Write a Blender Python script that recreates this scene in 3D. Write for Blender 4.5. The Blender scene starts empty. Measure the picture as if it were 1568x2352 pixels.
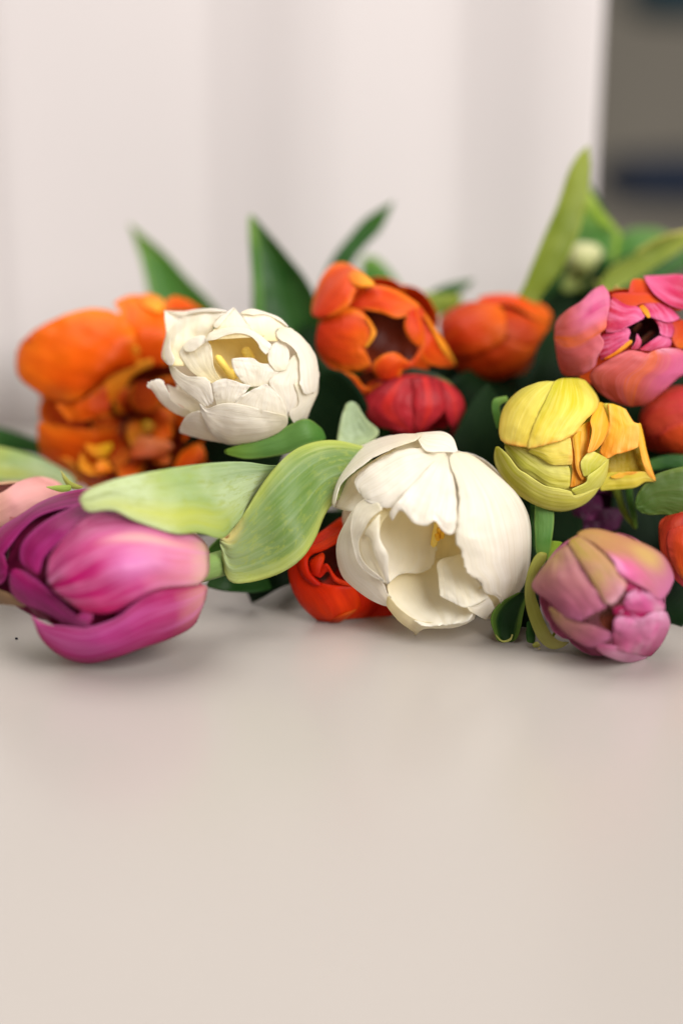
import bpy, bmesh, math, random
from mathutils import Vector, Matrix, noise
random.seed(7)
S = bpy.context.scene
COL = S.collection

# ------------------------------------------------------------------ camera
PITCH = math.radians(17.0)
FPX = 3267.0                 # focal length in units of a 1568 x 2352 frame
CW, CH = 784.0, 1176.0
H = 0.1676                   # camera height above the table (metres)
CAM = Vector((0, 0, H))
FWD = Vector((0, math.cos(PITCH), -math.sin(PITCH)))
UP = Vector((0, math.sin(PITCH), math.cos(PITCH)))
RT = Vector((1, 0, 0))
cam_d = bpy.data.cameras.new('camera'); cam = bpy.data.objects.new('camera', cam_d); COL.objects.link(cam)
cam.location = CAM
cam.rotation_euler = (math.pi / 2 - PITCH, 0, 0)
cam_d.sensor_fit = 'VERTICAL'; cam_d.sensor_height = 36.0; cam_d.lens = FPX / 2352.0 * 36.0
cam_d.clip_start = 0.01; cam_d.clip_end = 60
cam_d.dof.use_dof = True; cam_d.dof.focus_distance = 0.4385; cam_d.dof.aperture_fstop = 2.3
S.camera = cam

# ------------------------------------------------------------------ light
def lin(c):
    c = c / 255.0
    return c / 12.92 if c <= 0.04045 else ((c + 0.055) / 1.055) ** 2.4
def C(r, g, b): return (lin(r), lin(g), lin(b), 1.0)

W = bpy.data.worlds.new('World'); S.world = W; W.use_nodes = True
W.node_tree.nodes['Background'].inputs[0].default_value = (1.0, 0.945, 0.90, 1)
W.node_tree.nodes['Background'].inputs[1].default_value = 0.20
def area(name, loc, target, sx, sy, power, col):
    d = bpy.data.lights.new(name, 'AREA'); d.shape = 'RECTANGLE'; d.size = sx; d.size_y = sy
    d.energy = power; d.color = col
    o = bpy.data.objects.new(name, d); COL.objects.link(o)
    o.location = loc
    o.rotation_euler = (Vector(target) - Vector(loc)).to_track_quat('-Z', 'Y').to_euler()
    return o
area('window_light', (1.30, -1.05, 1.38), (0.0, 0.5, 0.06), 1.6, 1.6, 82.0, (1.0, 0.98, 0.96))
area('fill_light', (-0.30, 0.50, 1.15), (0.0, 0.42, 0.0), 0.9, 0.9, 13.0, (1.0, 0.97, 0.95))  # added overhead fill, lifts the table, curtain and flower tops
S.view_settings.view_transform = 'Standard'; S.view_settings.look = 'None'
S.view_settings.exposure = 0.14; S.view_settings.gamma = 1.0
S.cycles.use_denoising = True
S.cycles.max_bounces = 10; S.cycles.diffuse_bounces = 6; S.cycles.transmission_bounces = 8

# ------------------------------------------------------------------ helpers
def P(x, y, Z):
    """point seen at (x, y) of the 1568 x 2352 frame, Z metres along the view axis"""
    return CAM + Z * (FWD + ((x - CW) / FPX) * RT - ((y - CH) / FPX) * UP)
def tableZ(y): return H / ((y - CH) / FPX * math.cos(PITCH) + math.sin(PITCH))

def link(name, me, mat=None, parent=None, smooth=True):
    o = bpy.data.objects.new(name, me); COL.objects.link(o)
    if mat: me.materials.append(mat)
    if smooth:
        me.polygons.foreach_set('use_smooth', [True] * len(me.polygons))
    if parent: o.parent = parent
    return o
def tag(o, label, cat, group=None, kind=None):
    o['label'] = label; o['category'] = cat
    if group: o['group'] = group
    if kind: o['kind'] = kind

def cr(pts, n):
    """Catmull-Rom through pts, chord-length parameter, n samples; tuples of any size"""
    pts = [tuple(p) + (0.0,) * (3 - len(p)) for p in pts]
    if len(pts) == 1: return [pts[0]] * n
    d = [0.0]
    for a, b in zip(pts, pts[1:]):
        d.append(d[-1] + max(1e-6, math.sqrt(sum((q - p) ** 2 for p, q in zip(a, b))) ** 0.75))
    tot = d[-1]; out = []
    ext = [tuple(2 * a - b for a, b in zip(pts[0], pts[1]))] + pts + [tuple(2 * a - b for a, b in zip(pts[-1], pts[-2]))]
    k = 0
    for i in range(n):
        t = tot * i / (n - 1)
        while k < len(pts) - 2 and t > d[k + 1]: k += 1
        u = (t - d[k]) / (d[k + 1] - d[k]); u = min(1, max(0, u))
        p0, p1, p2, p3 = ext[k], ext[k + 1], ext[k + 2], ext[k + 3]
        q = []
        for a, b, c_, e in zip(p0, p1, p2, p3):
            q.append(0.5 * (2 * b + (c_ - a) * u + (2 * a - 5 * b + 4 * c_ - e) * u * u + (3 * b - a - 3 * c_ + e) * u ** 3))
        out.append(tuple(q))
    return out

# ------------------------------------------------------------------ materials
def petal_mat(name, stops, edge=None, mid=None, streak=(None, 0.25), rough=0.42, trans=0.28, blotch=None, vein=46.0, bump=0.22, tcol=None, spots=(), spec=0.13, sheen=0.0, band=None, mott=None, crink=0.00045):
    m = bpy.data.materials.new(name); m.use_nodes = True
    nt = m.node_tree; N = nt.nodes; Lk = nt.links; N.clear()
    out = N.new('ShaderNodeOutputMaterial'); pr = N.new('ShaderNodeBsdfPrincipled')
    tr = N.new('ShaderNodeBsdfTranslucent'); mx = N.new('ShaderNodeMixShader')
    uv = N.new('ShaderNodeUVMap'); uv.uv_map = 'UVMap'
    sep = N.new('ShaderNodeSeparateXYZ'); Lk.new(uv.outputs[0], sep.inputs[0])
    oi = N.new('ShaderNodeObjectInfo')
    geo = N.new('ShaderNodeTexCoord')
    ns = N.new('ShaderNodeTexNoise'); ns.inputs['Scale'].default_value = 55.0; ns.inputs['Detail'].default_value = 3
    Lk.new(geo.outputs['Object'], ns.inputs['Vector'])
    # along-petal ramp, wobbled
    ad = N.new('ShaderNodeMath'); ad.operation = 'MULTIPLY_ADD'; ad.inputs[1].default_value = 0.22; 
    Lk.new(ns.outputs[0], ad.inputs[0])
    sb = N.new('ShaderNodeMath'); sb.operation = 'SUBTRACT'; sb.inputs[1].default_value = 0.11
    Lk.new(sep.outputs['Y'], sb.inputs[0]); Lk.new(sb.outputs[0], ad.inputs[2])
    rp = N.new('ShaderNodeValToRGB'); Lk.new(ad.outputs[0], rp.inputs[0])
    el = rp.color_ramp.elements
    while len(el) > 1: el.remove(el[-1])
    el[0].position = stops[0][0]; el[0].color = stops[0][1]
    for p_, c_ in stops[1:]:
        e = el.new(p_); e.color = c_
    colr = rp.outputs[0]
    def mix(fac, colb, blend='MIX'):
        nonlocal colr
        mm = N.new('ShaderNodeMix'); mm.data_type = 'RGBA'; mm.blend_type = blend
        if isinstance(fac, float): mm.inputs[0].default_value = fac
        else: Lk.new(fac, mm.inputs[0])
        Lk.new(colr, mm.inputs[6])
        if isinstance(colb, tuple): mm.inputs[7].default_value = colb
        else: Lk.new(colb, mm.inputs[7])
        colr = mm.outputs[2]
    def mr(src, a, b, c_, d):
        x = N.new('ShaderNodeMapRange'); x.interpolation_type = 'SMOOTHSTEP'
        for i, v in enumerate((a, b, c_, d)): x.inputs[i + 1].default_value = v
        Lk.new(src, x.inputs[0]); return x.outputs[0]
    # veins: noise stretched along the petal
    mp = N.new('ShaderNodeMapping'); mp.inputs['Scale'].default_value = (vein * 0.75, 1.6, 1)
    Lk.new(uv.outputs[0], mp.inputs[0])
    av = N.new('ShaderNodeVectorMath'); av.operation = 'ADD'; Lk.new(mp.outputs[0], av.inputs[0])
    cb = N.new('ShaderNodeCombineXYZ'); Lk.new(oi.outputs['Random'], cb.inputs[2])
    sc = N.new('ShaderNodeVectorMath'); sc.operation = 'SCALE'; sc.inputs[3].default_value = 37.0
    Lk.new(cb.outputs[0], sc.inputs[0]); Lk.new(sc.outputs[0], av.inputs[1])
    vn = N.new('ShaderNodeTexNoise'); vn.inputs['Scale'].default_value = 1.0; vn.inputs['Detail'].default_value = 4; vn.inputs['Roughness'].default_value = 0.6
    Lk.new(av.outputs[0], vn.inputs['Vector'])
    # absolute distance from the midline 0..1
    am = N.new('ShaderNodeMath'); am.operation = 'MULTIPLY_ADD'; am.inputs[1].default_value = 2.0; am.inputs[2].default_value = -1.0
    Lk.new(sep.outputs['X'], am.inputs[0])
    ab = N.new('ShaderNodeMath'); ab.operation = 'ABSOLUTE'; Lk.new(am.outputs[0], ab.inputs[0])
    abn = N.new('ShaderNodeMath'); abn.operation = 'MULTIPLY_ADD'; abn.inputs[1].default_value = 0.45
    sb2 = N.new('ShaderNodeMath'); sb2.operation = 'SUBTRACT'; sb2.inputs[1].default_value = 0.22
    Lk.new(ab.outputs[0], sb2.inputs[0]); Lk.new(vn.outputs[0], abn.inputs[0]); Lk.new(sb2.outputs[0], abn.inputs[2])
    if edge:      # (colour, from, amount)
        mix(mr(abn.outputs[0], edge[1], 1.0, 0.0, edge[2]), edge[0])
    if mid:       # (colour, half width, amount)
        mix(mr(abn.outputs[0], mid[1] * 0.35, mid[1], mid[2], 0.0), mid[0])
    if blotch:    # (colour, amount)
        n2 = N.new('ShaderNodeTexNoise'); n2.inputs['Scale'].default_value = 38.0; n2.inputs['Detail'].default_value = 2
        a2 = N.new('ShaderNodeVectorMath'); a2.operation = 'ADD'; Lk.new(geo.outputs['Object'], a2.inputs[0]); Lk.new(sc.outputs[0], a2.inputs[1])
        Lk.new(a2.outputs[0], n2.inputs['Vector'])
        mix(mr(n2.outputs[0], 0.45, 0.62, 0.0, blotch[1]), blotch[0])
    if mott:      # worn bloom: (colour, amount)
        mp4 = N.new('ShaderNodeMapping'); mp4.inputs['Scale'].default_value = (13, 17, 1)
        Lk.new(uv.outputs[0], mp4.inputs[0])
        mn = N.new('ShaderNodeTexNoise'); mn.inputs['Scale'].default_value = 1.0; mn.inputs['Detail'].default_value = 7; mn.inputs['Roughness'].default_value = .75; mn.inputs['Distortion'].default_value = .6
        Lk.new(mp4.outputs[0], mn.inputs['Vector'])
        mix(mr(mn.outputs[0], 0.50, 0.60, 0.0, mott[1]), mott[0])
    if band:      # (colour, amount, frequency across)
        mp3 = N.new('ShaderNodeMapping'); mp3.inputs['Scale'].default_value = (band[2], 0.9, 1)
        Lk.new(uv.outputs[0], mp3.inputs[0])
        av3 = N.new('ShaderNodeVectorMath'); av3.operation = 'ADD'; Lk.new(mp3.outputs[0], av3.inputs[0]); Lk.new(sc.outputs[0], av3.inputs[1])
        bn = N.new('ShaderNodeTexNoise'); bn.inputs['Scale'].default_value = 1.0; bn.inputs['Detail'].default_value = 3; bn.inputs['Roughness'].default_value = .65
        Lk.new(av3.outputs[0], bn.inputs['Vector'])
        mix(mr(bn.outputs[0], 0.40, 0.66, 0.0, band[1]), band[0])
    for (u0, s0, ru, rs_, c_, am_) in spots:
        mp2 = N.new('ShaderNodeMapping'); mp2.inputs['Location'].default_value = (-u0 / ru, -s0 / rs_, 0); mp2.inputs['Scale'].default_value = (1 / ru, 1 / rs_, 0)
        Lk.new(uv.outputs[0], mp2.inputs[0])
        ln = N.new('ShaderNodeVectorMath'); ln.operation = 'LENGTH'; Lk.new(mp2.outputs[0], ln.inputs[0])
        an = N.new('ShaderNodeMath'); an.operation = 'MULTIPLY_ADD'; an.inputs[1].default_value = .5; Lk.new(vn.outputs[0], an.inputs[0]); Lk.new(ln.outputs['Value'], an.inputs[2])
        mix(mr(an.outputs[0], 0.35, 1.3, am_, 0.0), c_)
    scol, sam = streak
    if scol is None: scol = tuple(v * 0.72 for v in stops[len(stops) // 2][1][:3]) + (1,)
    mix(mr(vn.outputs[0], 0.40, 0.75, 0.0, sam * .8), scol)
    Lk.new(colr, pr.inputs['Base Color'])
    pr.inputs['Roughness'].default_value = rough * .9
    pr.inputs['Specular IOR Level'].default_value = spec * 1.35
    pr.inputs['Sheen Weight'].default_value = sheen
    if tcol is None: Lk.new(colr, tr.inputs[0])
    else: tr.inputs[0].default_value = tcol
    bp = N.new('ShaderNodeBump'); bp.inputs['Strength'].default_value = bump; bp.inputs['Distance'].default_value = 0.0006
    Lk.new(vn.outputs[0], bp.inputs['Height'])
    mp5 = N.new('ShaderNodeMapping'); mp5.inputs['Scale'].default_value = (9, 3.2, 1); Lk.new(uv.outputs[0], mp5.inputs[0])
    av5 = N.new('ShaderNodeVectorMath'); av5.operation = 'ADD'; Lk.new(mp5.outputs[0], av5.inputs[0]); Lk.new(sc.outputs[0], av5.inputs[1])
    cn = N.new('ShaderNodeTexNoise'); cn.inputs['Scale'].default_value = 1.0; cn.inputs['Detail'].default_value = 5; cn.inputs['Roughness'].default_value = .6
    Lk.new(av5.outputs[0], cn.inputs['Vector'])
    bp2 = N.new('ShaderNodeBump'); bp2.inputs['Strength'].default_value = 0.55; bp2.inputs['Distance'].default_value = crink
    Lk.new(cn.outputs[0], bp2.inputs['Height']); Lk.new(bp.outputs[0], bp2.inputs['Normal']); Lk.new(bp2.outputs[0], pr.inputs['Normal'])
    mx.inputs[0].default_value = trans
    Lk.new(pr.outputs[0], mx.inputs[1]); Lk.new(tr.outputs[0], mx.inputs[2]); Lk.new(mx.outputs[0], out.inputs[0])
    return m

def leaf_mat(name, base, tip, wax, waxam=0.5, edge=None, rough=0.42, trans=0.24, vein=26.0, **kw):
    return petal_mat(name, [(0.05, base), (0.6, base), (0.98, tip)], edge=edge, streak=(wax, waxam * 0.4),
                     rough=rough, trans=trans, blotch=(wax, waxam), vein=vein, bump=0.3, **kw)
def plain(name, col, rough=0.5, spec=0.4, bumpscale=None, bump=0.1, var=0.0, vscale=6.0):
    m = bpy.data.materials.new(name); m.use_nodes = True
    nt = m.node_tree; pr = nt.nodes['Principled BSDF']
    pr.inputs['Base Color'].default_value = col; pr.inputs['Roughness'].default_value = rough
    pr.inputs['Specular IOR Level'].default_value = spec
    tc = nt.nodes.new('ShaderNodeTexCoord')
    if var:
        n = nt.nodes.new('ShaderNodeTexNoise'); n.inputs['Scale'].default_value = vscale; n.inputs['Detail'].default_value = 3
        nt.links.new(tc.outputs['Object'], n.inputs['Vector'])
        mm = nt.nodes.new('ShaderNodeMix'); mm.data_type = 'RGBA'
        mm.inputs[6].default_value = col; mm.inputs[7].default_value = tuple(v * (1 - var) for v in col[:3]) + (1,)
        nt.links.new(n.outputs[0], mm.inputs[0]); nt.links.new(mm.outputs[2], pr.inputs['Base Color'])
    if bumpscale:
        n = nt.nodes.new('ShaderNodeTexNoise'); n.inputs['Scale'].default_value = bumpscale; n.inputs['Detail'].default_value = 4
        nt.links.new(tc.outputs['Object'], n.inputs['Vector'])
        b = nt.nodes.new('ShaderNodeBump'); b.inputs['Strength'].default_value = bump; b.inputs['Distance'].default_value = 0.0005
        nt.links.new(n.outputs[0], b.inputs['Height']); nt.links.new(b.outputs[0], pr.inputs['Normal'])
    return m

# ------------------------------------------------------------------ setting
M_table = plain('table_paint', (0.385, 0.350, 0.318, 1), rough=0.25, spec=0.5, bumpscale=900, bump=0.05, var=0.05, vscale=9)
M_curtain = plain('curtain_cloth', (0.590, 0.543, 0.532, 1), rough=0.8, spec=0.1, bumpscale=700, bump=0.1)
M_wall = plain('far_wall', (0.215, 0.192, 0.155, 1), rough=0.8, var=0.25, vscale=3)

bm = bmesh.new()
Yc = P(784, 985, tableZ(985)).y       # where the curtain meets the table
def box(bm, x0, x1, y0, y1, z0, z1, bev=0.0):
    r = bmesh.ops.create_cube(bm, size=1.0)
    for v in r['verts']:
        v.co = Vector((x0 + (v.co.x + .5) * (x1 - x0), y0 + (v.co.y + .5) * (y1 - y0), z0 + (v.co.z + .5) * (z1 - z0)))
    if bev:
        bmesh.ops.bevel(bm, geom=list(bm.edges), offset=bev, segments=3, affect='EDGES', profile=0.5)
box(bm, -0.75, 0.75, -0.05, Yc + 0.10, -0.035, 0.0, 0.004)
me = bpy.data.meshes.new('table_top'); bm.to_mesh(me); bm.free()
t = link('table_top', me, M_table, smooth=False); tag(t, 'white painted table top under the tulips', 'table', kind='structure')

# curtain: hangs behind the table, soft vertical folds
def fold_slope(xp):
    # brightness profile of the folds across the frame -> how far the cloth turns to the window
    pts = [(-900, .1), (-500, -.5), (-300, .5), (-40, .1), (0, -.55), (45, .45), (250, .55), (440, .45), (500, -.35), (640, -.75), (740, -.25), (800, .35), (960, .45), (1030, .2),
           (1080, -.5), (1200, -.6), (1290, -.1), (1350, .3), (1420, .2)]
    for (a, va), (b, vb) in zip(pts, pts[1:]):
        if a <= xp <= b:
            u = (xp - a) / (b - a); u = u * u * (3 - 2 * u)
            return va + (vb - va) * u
    return 0.0
Zc = tableZ(985)
nx, nz = 170, 14
x0p, x1p = -900.0, 1331.0
vs, fs = [], []; yoff = 0.0; dx = (x1p - x0p) / nx * Zc / FPX
for i in range(nx + 1):
    xp = x0p + (x1p - x0p) * i / nx
    yoff += fold_slope(CW + (xp - CW) * 1.07) * 0.50 * dx
    for j in range(nz + 1):
        zz = 0.0015 + 0.62 * j / nz
        xx = (xp - CW) / FPX * Zc + 0.0012 * math.sin(zz * 9 + i * .05) + (0.010 * zz if i > nx - 14 else 0.010 * zz * i / nx)
        vs.append((xx, Yc + yoff * (0.75 + 0.35 * zz) + 0.002 * math.sin(zz * 7 + i * 0.09), zz))
for i in range(nx):
    for j in range(nz):
        a = i * (nz + 1) + j
        fs.append((a, a + nz + 1, a + nz + 2, a + 1))
me = bpy.data.meshes.new('curtain'); me.from_pydata(vs, [], fs)
cu = link('curtain', me, M_curtain)
md = cu.modifiers.new('thick', 'SOLIDIFY'); md.thickness = 0.004; md.offset = 1
tag(cu, 'plain white curtain hanging in soft folds behind the flowers', 'curtain')

# the dim room beside the curtain
bm = bmesh.new(); box(bm, -2.5, 3.0, 2.6, 2.7, -1.2, 2.2)
me = bpy.data.meshes.new('wall'); bm.to_mesh(me); bm.free()
w = link('wall', me, M_wall, smooth=False); w['kind'] = 'structure'
def soft_block(name, x, y, Z, sx, sy, sz, mat, label, cat):
    bm = bmesh.new()
    bmesh.ops.create_cube(bm, size=2.0)
    bmesh.ops.subdivide_edges(bm, edges=list(bm.edges), cuts=7, use_grid_fill=True)
    for v in bm.verts:
        p = v.co.copy(); q = p.normalized()
        k = 0.62
        p = p * (1 - k) + Vector((q.x * 1.15, q.y * 1.15, q.z * 1.15)) * k
        p += 0.05 * noise.noise(p * 1.7) * q
        v.co = Vector((p.x * sx, p.y * sy, p.z * sz))
    me = bpy.data.meshes.new(name); bm.to_mesh(me); bm.free()
    o = link(name, me, mat); o.location = P(x, y, Z); tag(o, label, cat)
    return o
soft_block('cushion', 1570, 412, 1.9, 0.105, 0.08, 0.032, plain('navy_cloth', C(24, 34, 52), 0.9), 'blurred dark navy cushion in the dim room beside the curtain', 'cushion')
soft_block('cushion', 1570, -20, 1.9, 0.07, 0.06, 0.035, plain('teal_cloth', C(20, 48, 58), 0.9), 'blurred dark teal cushion at the top right corner', 'cushion')

# ------------------------------------------------------------------ flower building
TH = 0.00017
class Flower:
    def __init__(s, label, reg, Z0, ell=None, bowl=None, mat=None, cat='tulip', name='tulip'):
        s.ox, s.oy, s.k = reg; s.Z0 = Z0; s.ell = ell; s.press = 0.32; s.rnd = 0.08; s.bowl = bowl; s.mat = mat
        if ell: anchor = s.w(ell[0], ell[1], -ell[4] * 0.9)
        else: anchor = s.w(0, 0, 0)
        s.root = bpy.data.objects.new(name, None); COL.objects.link(s.root)
        s.root.empty_display_size = 0.01
        s.root.location = anchor; s.anchor = anchor
        tag(s.root, label, cat, 'tulips heaped on the table')
    def w(s, x, y, z):
        Z = s.Z0 - z * s.k * s.Z0 / FPX
        return P(s.ox + x * s.k, s.oy + y * s.k, Z)
    def zout(s, x, y):
        cx, cy, rx, ry, rz = s.ell
        t = 1 - ((x - cx) / rx) ** 2 - ((y - cy) / ry) ** 2
        if t > 0.03: return rz * math.sqrt(t)
        return max(-0.30 * rz, rz * 0.173 + (t - 0.03) * rz * 2.2)
    def zin(s, x, y):
        hx, hy, hr, zr, dp = s.bowl
        r2 = ((x - hx) ** 2 + (y - hy) ** 2) / hr ** 2
        return zr - dp * max(-0.4, 1 - r2)
    def mesh(s, name, grid, uvs, mat, thick=TH):
        nv = len(grid); nu = len(grid[0])
        vs = [tuple(p - s.anchor) for row in grid for p in row]
        fs = []; uvl = []
        for j in range(nv - 1):
            for i in range(nu - 1):
                ids = (j * nu + i, j * nu + i + 1, (j + 1) * nu + i + 1, (j + 1) * nu + i)
                fs.append(ids)
                for q in ids: uvl += [(q % nu) / (nu - 1), (q // nu) / (nv - 1)]
        me = bpy.data.meshes.new(name); me.from_pydata(vs, [], fs)
        ul = me.uv_layers.new(name='UVMap'); ul.data.foreach_set('uv', uvl)
        me.update()
        o = link(name, me, mat, s.root)
        if thick:
            md = o.modifiers.new('thick', 'SOLIDIFY'); md.thickness = thick; md.offset = 0
        return o
    def p(s, L, R, lay=0.0, b=0.0, T=None, B=None, mode='out', rag=0.0, wav=8.0, edge=0.0, ruf=0.035, rib=0.006, rside=0, rnd=None, press=None, mat=None, name='petal', nu=29, nv=33, thick=TH, reg=None, Z0=None):
        """a petal patch between side curves L and R (base to tip), optional base curve B and tip curve T"""
        if reg: old = (s.ox, s.oy, s.k); s.ox, s.oy, s.k = reg
        if Z0: oz = s.Z0; s.Z0 = Z0
        NF = 161
        if press is None: press = s.press
        if rnd is None: rnd = s.rnd
        lf = cr(L, NF); rf = cr(R, NF)
        bt = cr([L[0]] + list(B[1:-1]) + [R[0]], NF) if B else None
        tt = cr([L[-1]] + list(T[1:-1]) + [R[-1]], NF) if T else None
        def at(c_, t_):
            t_ = min(1.0, max(0.0, t_)) * (NF - 1); k = min(NF - 2, int(t_)); f = t_ - k
            return [a_ + (b_ - a_) * f for a_, b_ in zip(c_[k], c_[k + 1])]
        def lerp(a_, b_, f): return [p_ + (q_ - p_) * f for p_, q_ in zip(a_, b_)]
        seed = random.random() * 90
        grid = []
        wmax = max(math.dist(a_[:2], b_[:2]) for a_, b_ in zip(lf, rf))
        amp = wmax * ruf
        for j in range(nv):
            row = []; v0 = j / (nv - 1)
            for i in range(nu):
                u = i / (nu - 1); e = abs(2 * u - 1)
                v = v0 + rnd * e ** 4 * ((1 - v0) ** 3 - v0 ** 3)
                if rag and v0 > .6:
                    n = noise.noise(Vector((u * 15, seed, 7))) * .6 + noise.noise(Vector((u * 33, seed, 9))) * .4
                    v -= rag * .5 * (0.4 + n) * ((v0 - .6) / .4) ** 6
                ue = u
                if rag and not (rside < 0 and u > .5) and not (rside > 0 and u < .5):
                    n = noise.noise(Vector((v * 19, seed, 0))) * .6 + noise.noise(Vector((v * 47, seed, 3))) * .4
                    ue = 0.5 + (u - 0.5) * (1 - rag * (0.4 + n) * e ** 6)
                l = at(lf, v); r = at(rf, v)
                q = lerp(l, r, ue)
                if bt:
                    st = lerp(lf[0], rf[0], ue); q = [a_ + (1 - v) * (c_ - d_) for a_, c_, d_ in zip(q, at(bt, ue), st)]
                if tt:
                    st = lerp(lf[-1], rf[-1], ue); q = [a_ + v * (c_ - d_) for a_, c_, d_ in zip(q, at(tt, ue), st)]
                x, y, ez = q
                if mode == 'out': z = s.zout(x, y)
                elif mode == 'in': z = s.zin(x, y)
                else: z = 0.0
                wd = math.dist(l[:2], r[:2])
                z += lay + ez + b * wd * (4 * u * (1 - u)) + edge * e ** 5 * min(1, wd / wmax * 2)
                z += wav * noise.noise(Vector((x * 0.008, y * 0.008, seed))) * 1.6 + wav * .5 * noise.noise(Vector((x * 0.021, y * 0.021, seed)))
                # frilled margin, lengthwise ribs and a shallow midline
                fr = max(e, v0) ** 5
                if mode == 'out' and lay > 15: z -= press * min(lay, 60) * max(e, v0) ** 8
                z += amp * fr * (noise.noise(Vector((v * 7, u * 5, seed))) + .5 * noise.noise(Vector((v * 17, u * 12, seed + 4))))
                z += wmax * rib * noise.noise(Vector((u * 11, v * 1.3, seed + 8))) - wmax * rib * 0.6 * math.exp(-((u - .5) / .05) ** 2) * math.sin(math.pi * min(1, v0 * .9 + .1))
                row.append(s.w(x, y, z))
            grid.append(row)
        o = s.mesh(name, grid, None, mat or s.mat, thick)
        if reg: s.ox, s.oy, s.k = old
        if Z0: s.Z0 = oz
        return o
    def body(s, axis=(0, 0, -1), n=6, tmax=95, sc=0.9, mat=None, wide=0.75):
        """the whorl that closes the flower at the back; axis points from tip to stem"""
        cx, cy, rx, ry, rz = s.ell
        A = Vector(axis).normalized()
        X = A.orthogonal().normalized(); Y = A.cross(X)
        for k in range(n):
            ph0 = 2 * math.pi * (k + .3) / n; grid = []
            f = sc - 0.035 * (k % 2)
            for j in range(17):
                v = j / 16; th = math.radians(3 + (tmax - 3) * v)
                row = []
                wdt = wide * 2 * math.pi / n * (0.55 + 0.45 * math.sin(math.pi * min(1, v * 1.15))) * (1.0 if v < .8 else 1 - ((v - .8) / .2) ** 2 * .55)
                for i in range(13):
                    u = i / 12 - .5; ph = ph0 + u * 2 * wdt
                    d = A * math.cos(th) + (X * math.cos(ph) + Y * math.sin(ph)) * math.sin(th)
                    g = f + 0.02 * noise.noise(Vector((u * 3, v * 3, k * 9.1)))
                    row.append(s.w(cx + rx * d.x * g, cy + ry * d.y * g, rz * d.z * g))
                grid.append(row)
            s.mesh('petal', grid, None, mat or s.mat)
        s.base = s.w(cx + rx * A.x * sc, cy + ry * A.y * sc, rz * A.z * sc)
    def tube(s, pts, r0, r1, mat, name='stem', ns=10, nseg=28):
        c = [Vector(q) for q in cr([tuple(p) for p in pts], nseg)]
        grid = []
        for i, p in enumerate(c):
            d = (c[min(i + 1, nseg - 1)] - c[max(i - 1, 0)]).normalized()
            X = d.cross(Vector((0, 0, 1))); X = X.normalized() if X.length > 1e-4 else Vector((1, 0, 0)); Y = d.cross(X)
            r = r0 + (r1 - r0) * i / (nseg - 1)
            if name != 'stem':
                e = i / (nseg - 1); r *= min(1, math.sqrt(max(0.02, 1 - (abs(2 * e - 1)) ** 6)))
            grid.append([p + (X * math.cos(2 * math.pi * k / ns) + Y * math.sin(2 * math.pi * k / ns)) * r for k in range(ns)] )
        vs = [tuple(p - s.anchor) for row in grid for p in row]; fs = []
        for j in range(nseg - 1):
            for i in range(ns):
                fs.append((j * ns + i, j * ns + (i + 1) % ns, (j + 1) * ns + (i + 1) % ns, (j + 1) * ns + i))
        fs.append(tuple(reversed(range(ns)))); fs.append(tuple((nseg - 1) * ns + i for i in range(ns)))
        me = bpy.data.meshes.new(name); me.from_pydata(vs, [], fs)
        uvl = me.uv_layers.new(name='UVMap'); uvd = []
        for pl in me.polygons:
            for vi in pl.vertices: uvd += [(vi % ns) / ns, (vi // ns) / nseg]
        uvl.data.foreach_set('uv', uvd)
        return link(name, me, mat, s.root)
    def stem(s, start=None, end=None, r=0.0036, mat=None):
        a = Vector(start) if start is not None else s.base
        e = Vector(end)
        m1 = a + (e - a) * 0.12; m2 = a + (e - a) * 0.55 + Vector((0, 0, 0.004))
        s.tube([a, m1, m2, e], r * 1.05, r * .9, mat or M_stem)
    def stamen(s, x0, y0, z0, x1, y1, z1, wpx, mat):
        a, b = s.w(x0, y0, z0), s.w(x1, y1, z1)
        r = wpx * .5 * s.k * s.Z0 / FPX
        s.tube([a, a + (b - a) * .35, a + (b - a) * .7, b], r, r * 1.05, mat, name='stamen', ns=12, nseg=14)
    def blade(s, pts, wpx, mat, roll=0.0, cup=0.25, name='leaf'):
        """a long leaf along pts (x, y, Z) of the frame; wpx wide; roll turns it about its length"""
        nv, nu = 30, 13
        c = [P(q[0], q[1], q[2]) for q in cr(pts, nv)]
        grid = []; seed = random.random() * 50
        for j, p in enumerate(c):
            v = j / (nv - 1)
            d = (c[min(j + 1, nv - 1)] - c[max(j - 1, 0)]).normalized()
            side = d.cross(-FWD)
            side = side.normalized() if side.length > 1e-3 else RT
            nrm = side.cross(d)
            rr = roll + 0.35 * noise.noise(Vector((v * 2, seed, 0)))
            sd = side * math.cos(rr) + nrm * math.sin(rr); nn = nrm * math.cos(rr) - side * math.sin(rr)
            wd = wpx * pts[0][2] / FPX * (0.45 + 0.55 * math.sin(math.pi * min(1, v * 1.25 + .1) * .8)) * (1 - max(0, (v - .55) / .45) ** 2.2)
            row = []
            for i in range(nu):
                u = i / (nu - 1) * 2 - 1
                row.append(p + sd * (u * wd * .5) + nn * (cup * wd * (u * u) * .5))
            grid.append(row)
        return s.mesh(name, grid, None, mat, 0.0004)

D = (0.0, 0.0, 1.0)
R2 = (0.0, 976.0, .476)
R3 = (631.5, 918.6, .4028)
R4 = (688.9, 545.4, .3661)
R5 = (1090.8, 287.0, .3043)
R6 = (1090.8, 803.7, .3043)
R7 = (1090.8, 1119.5, .3043)
Q2 = (321.5, 688.9, .27094)
Q3 = (22.96, 660.2, .31488)
Q8 = (1251.5, 608.5, .20174)

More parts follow.
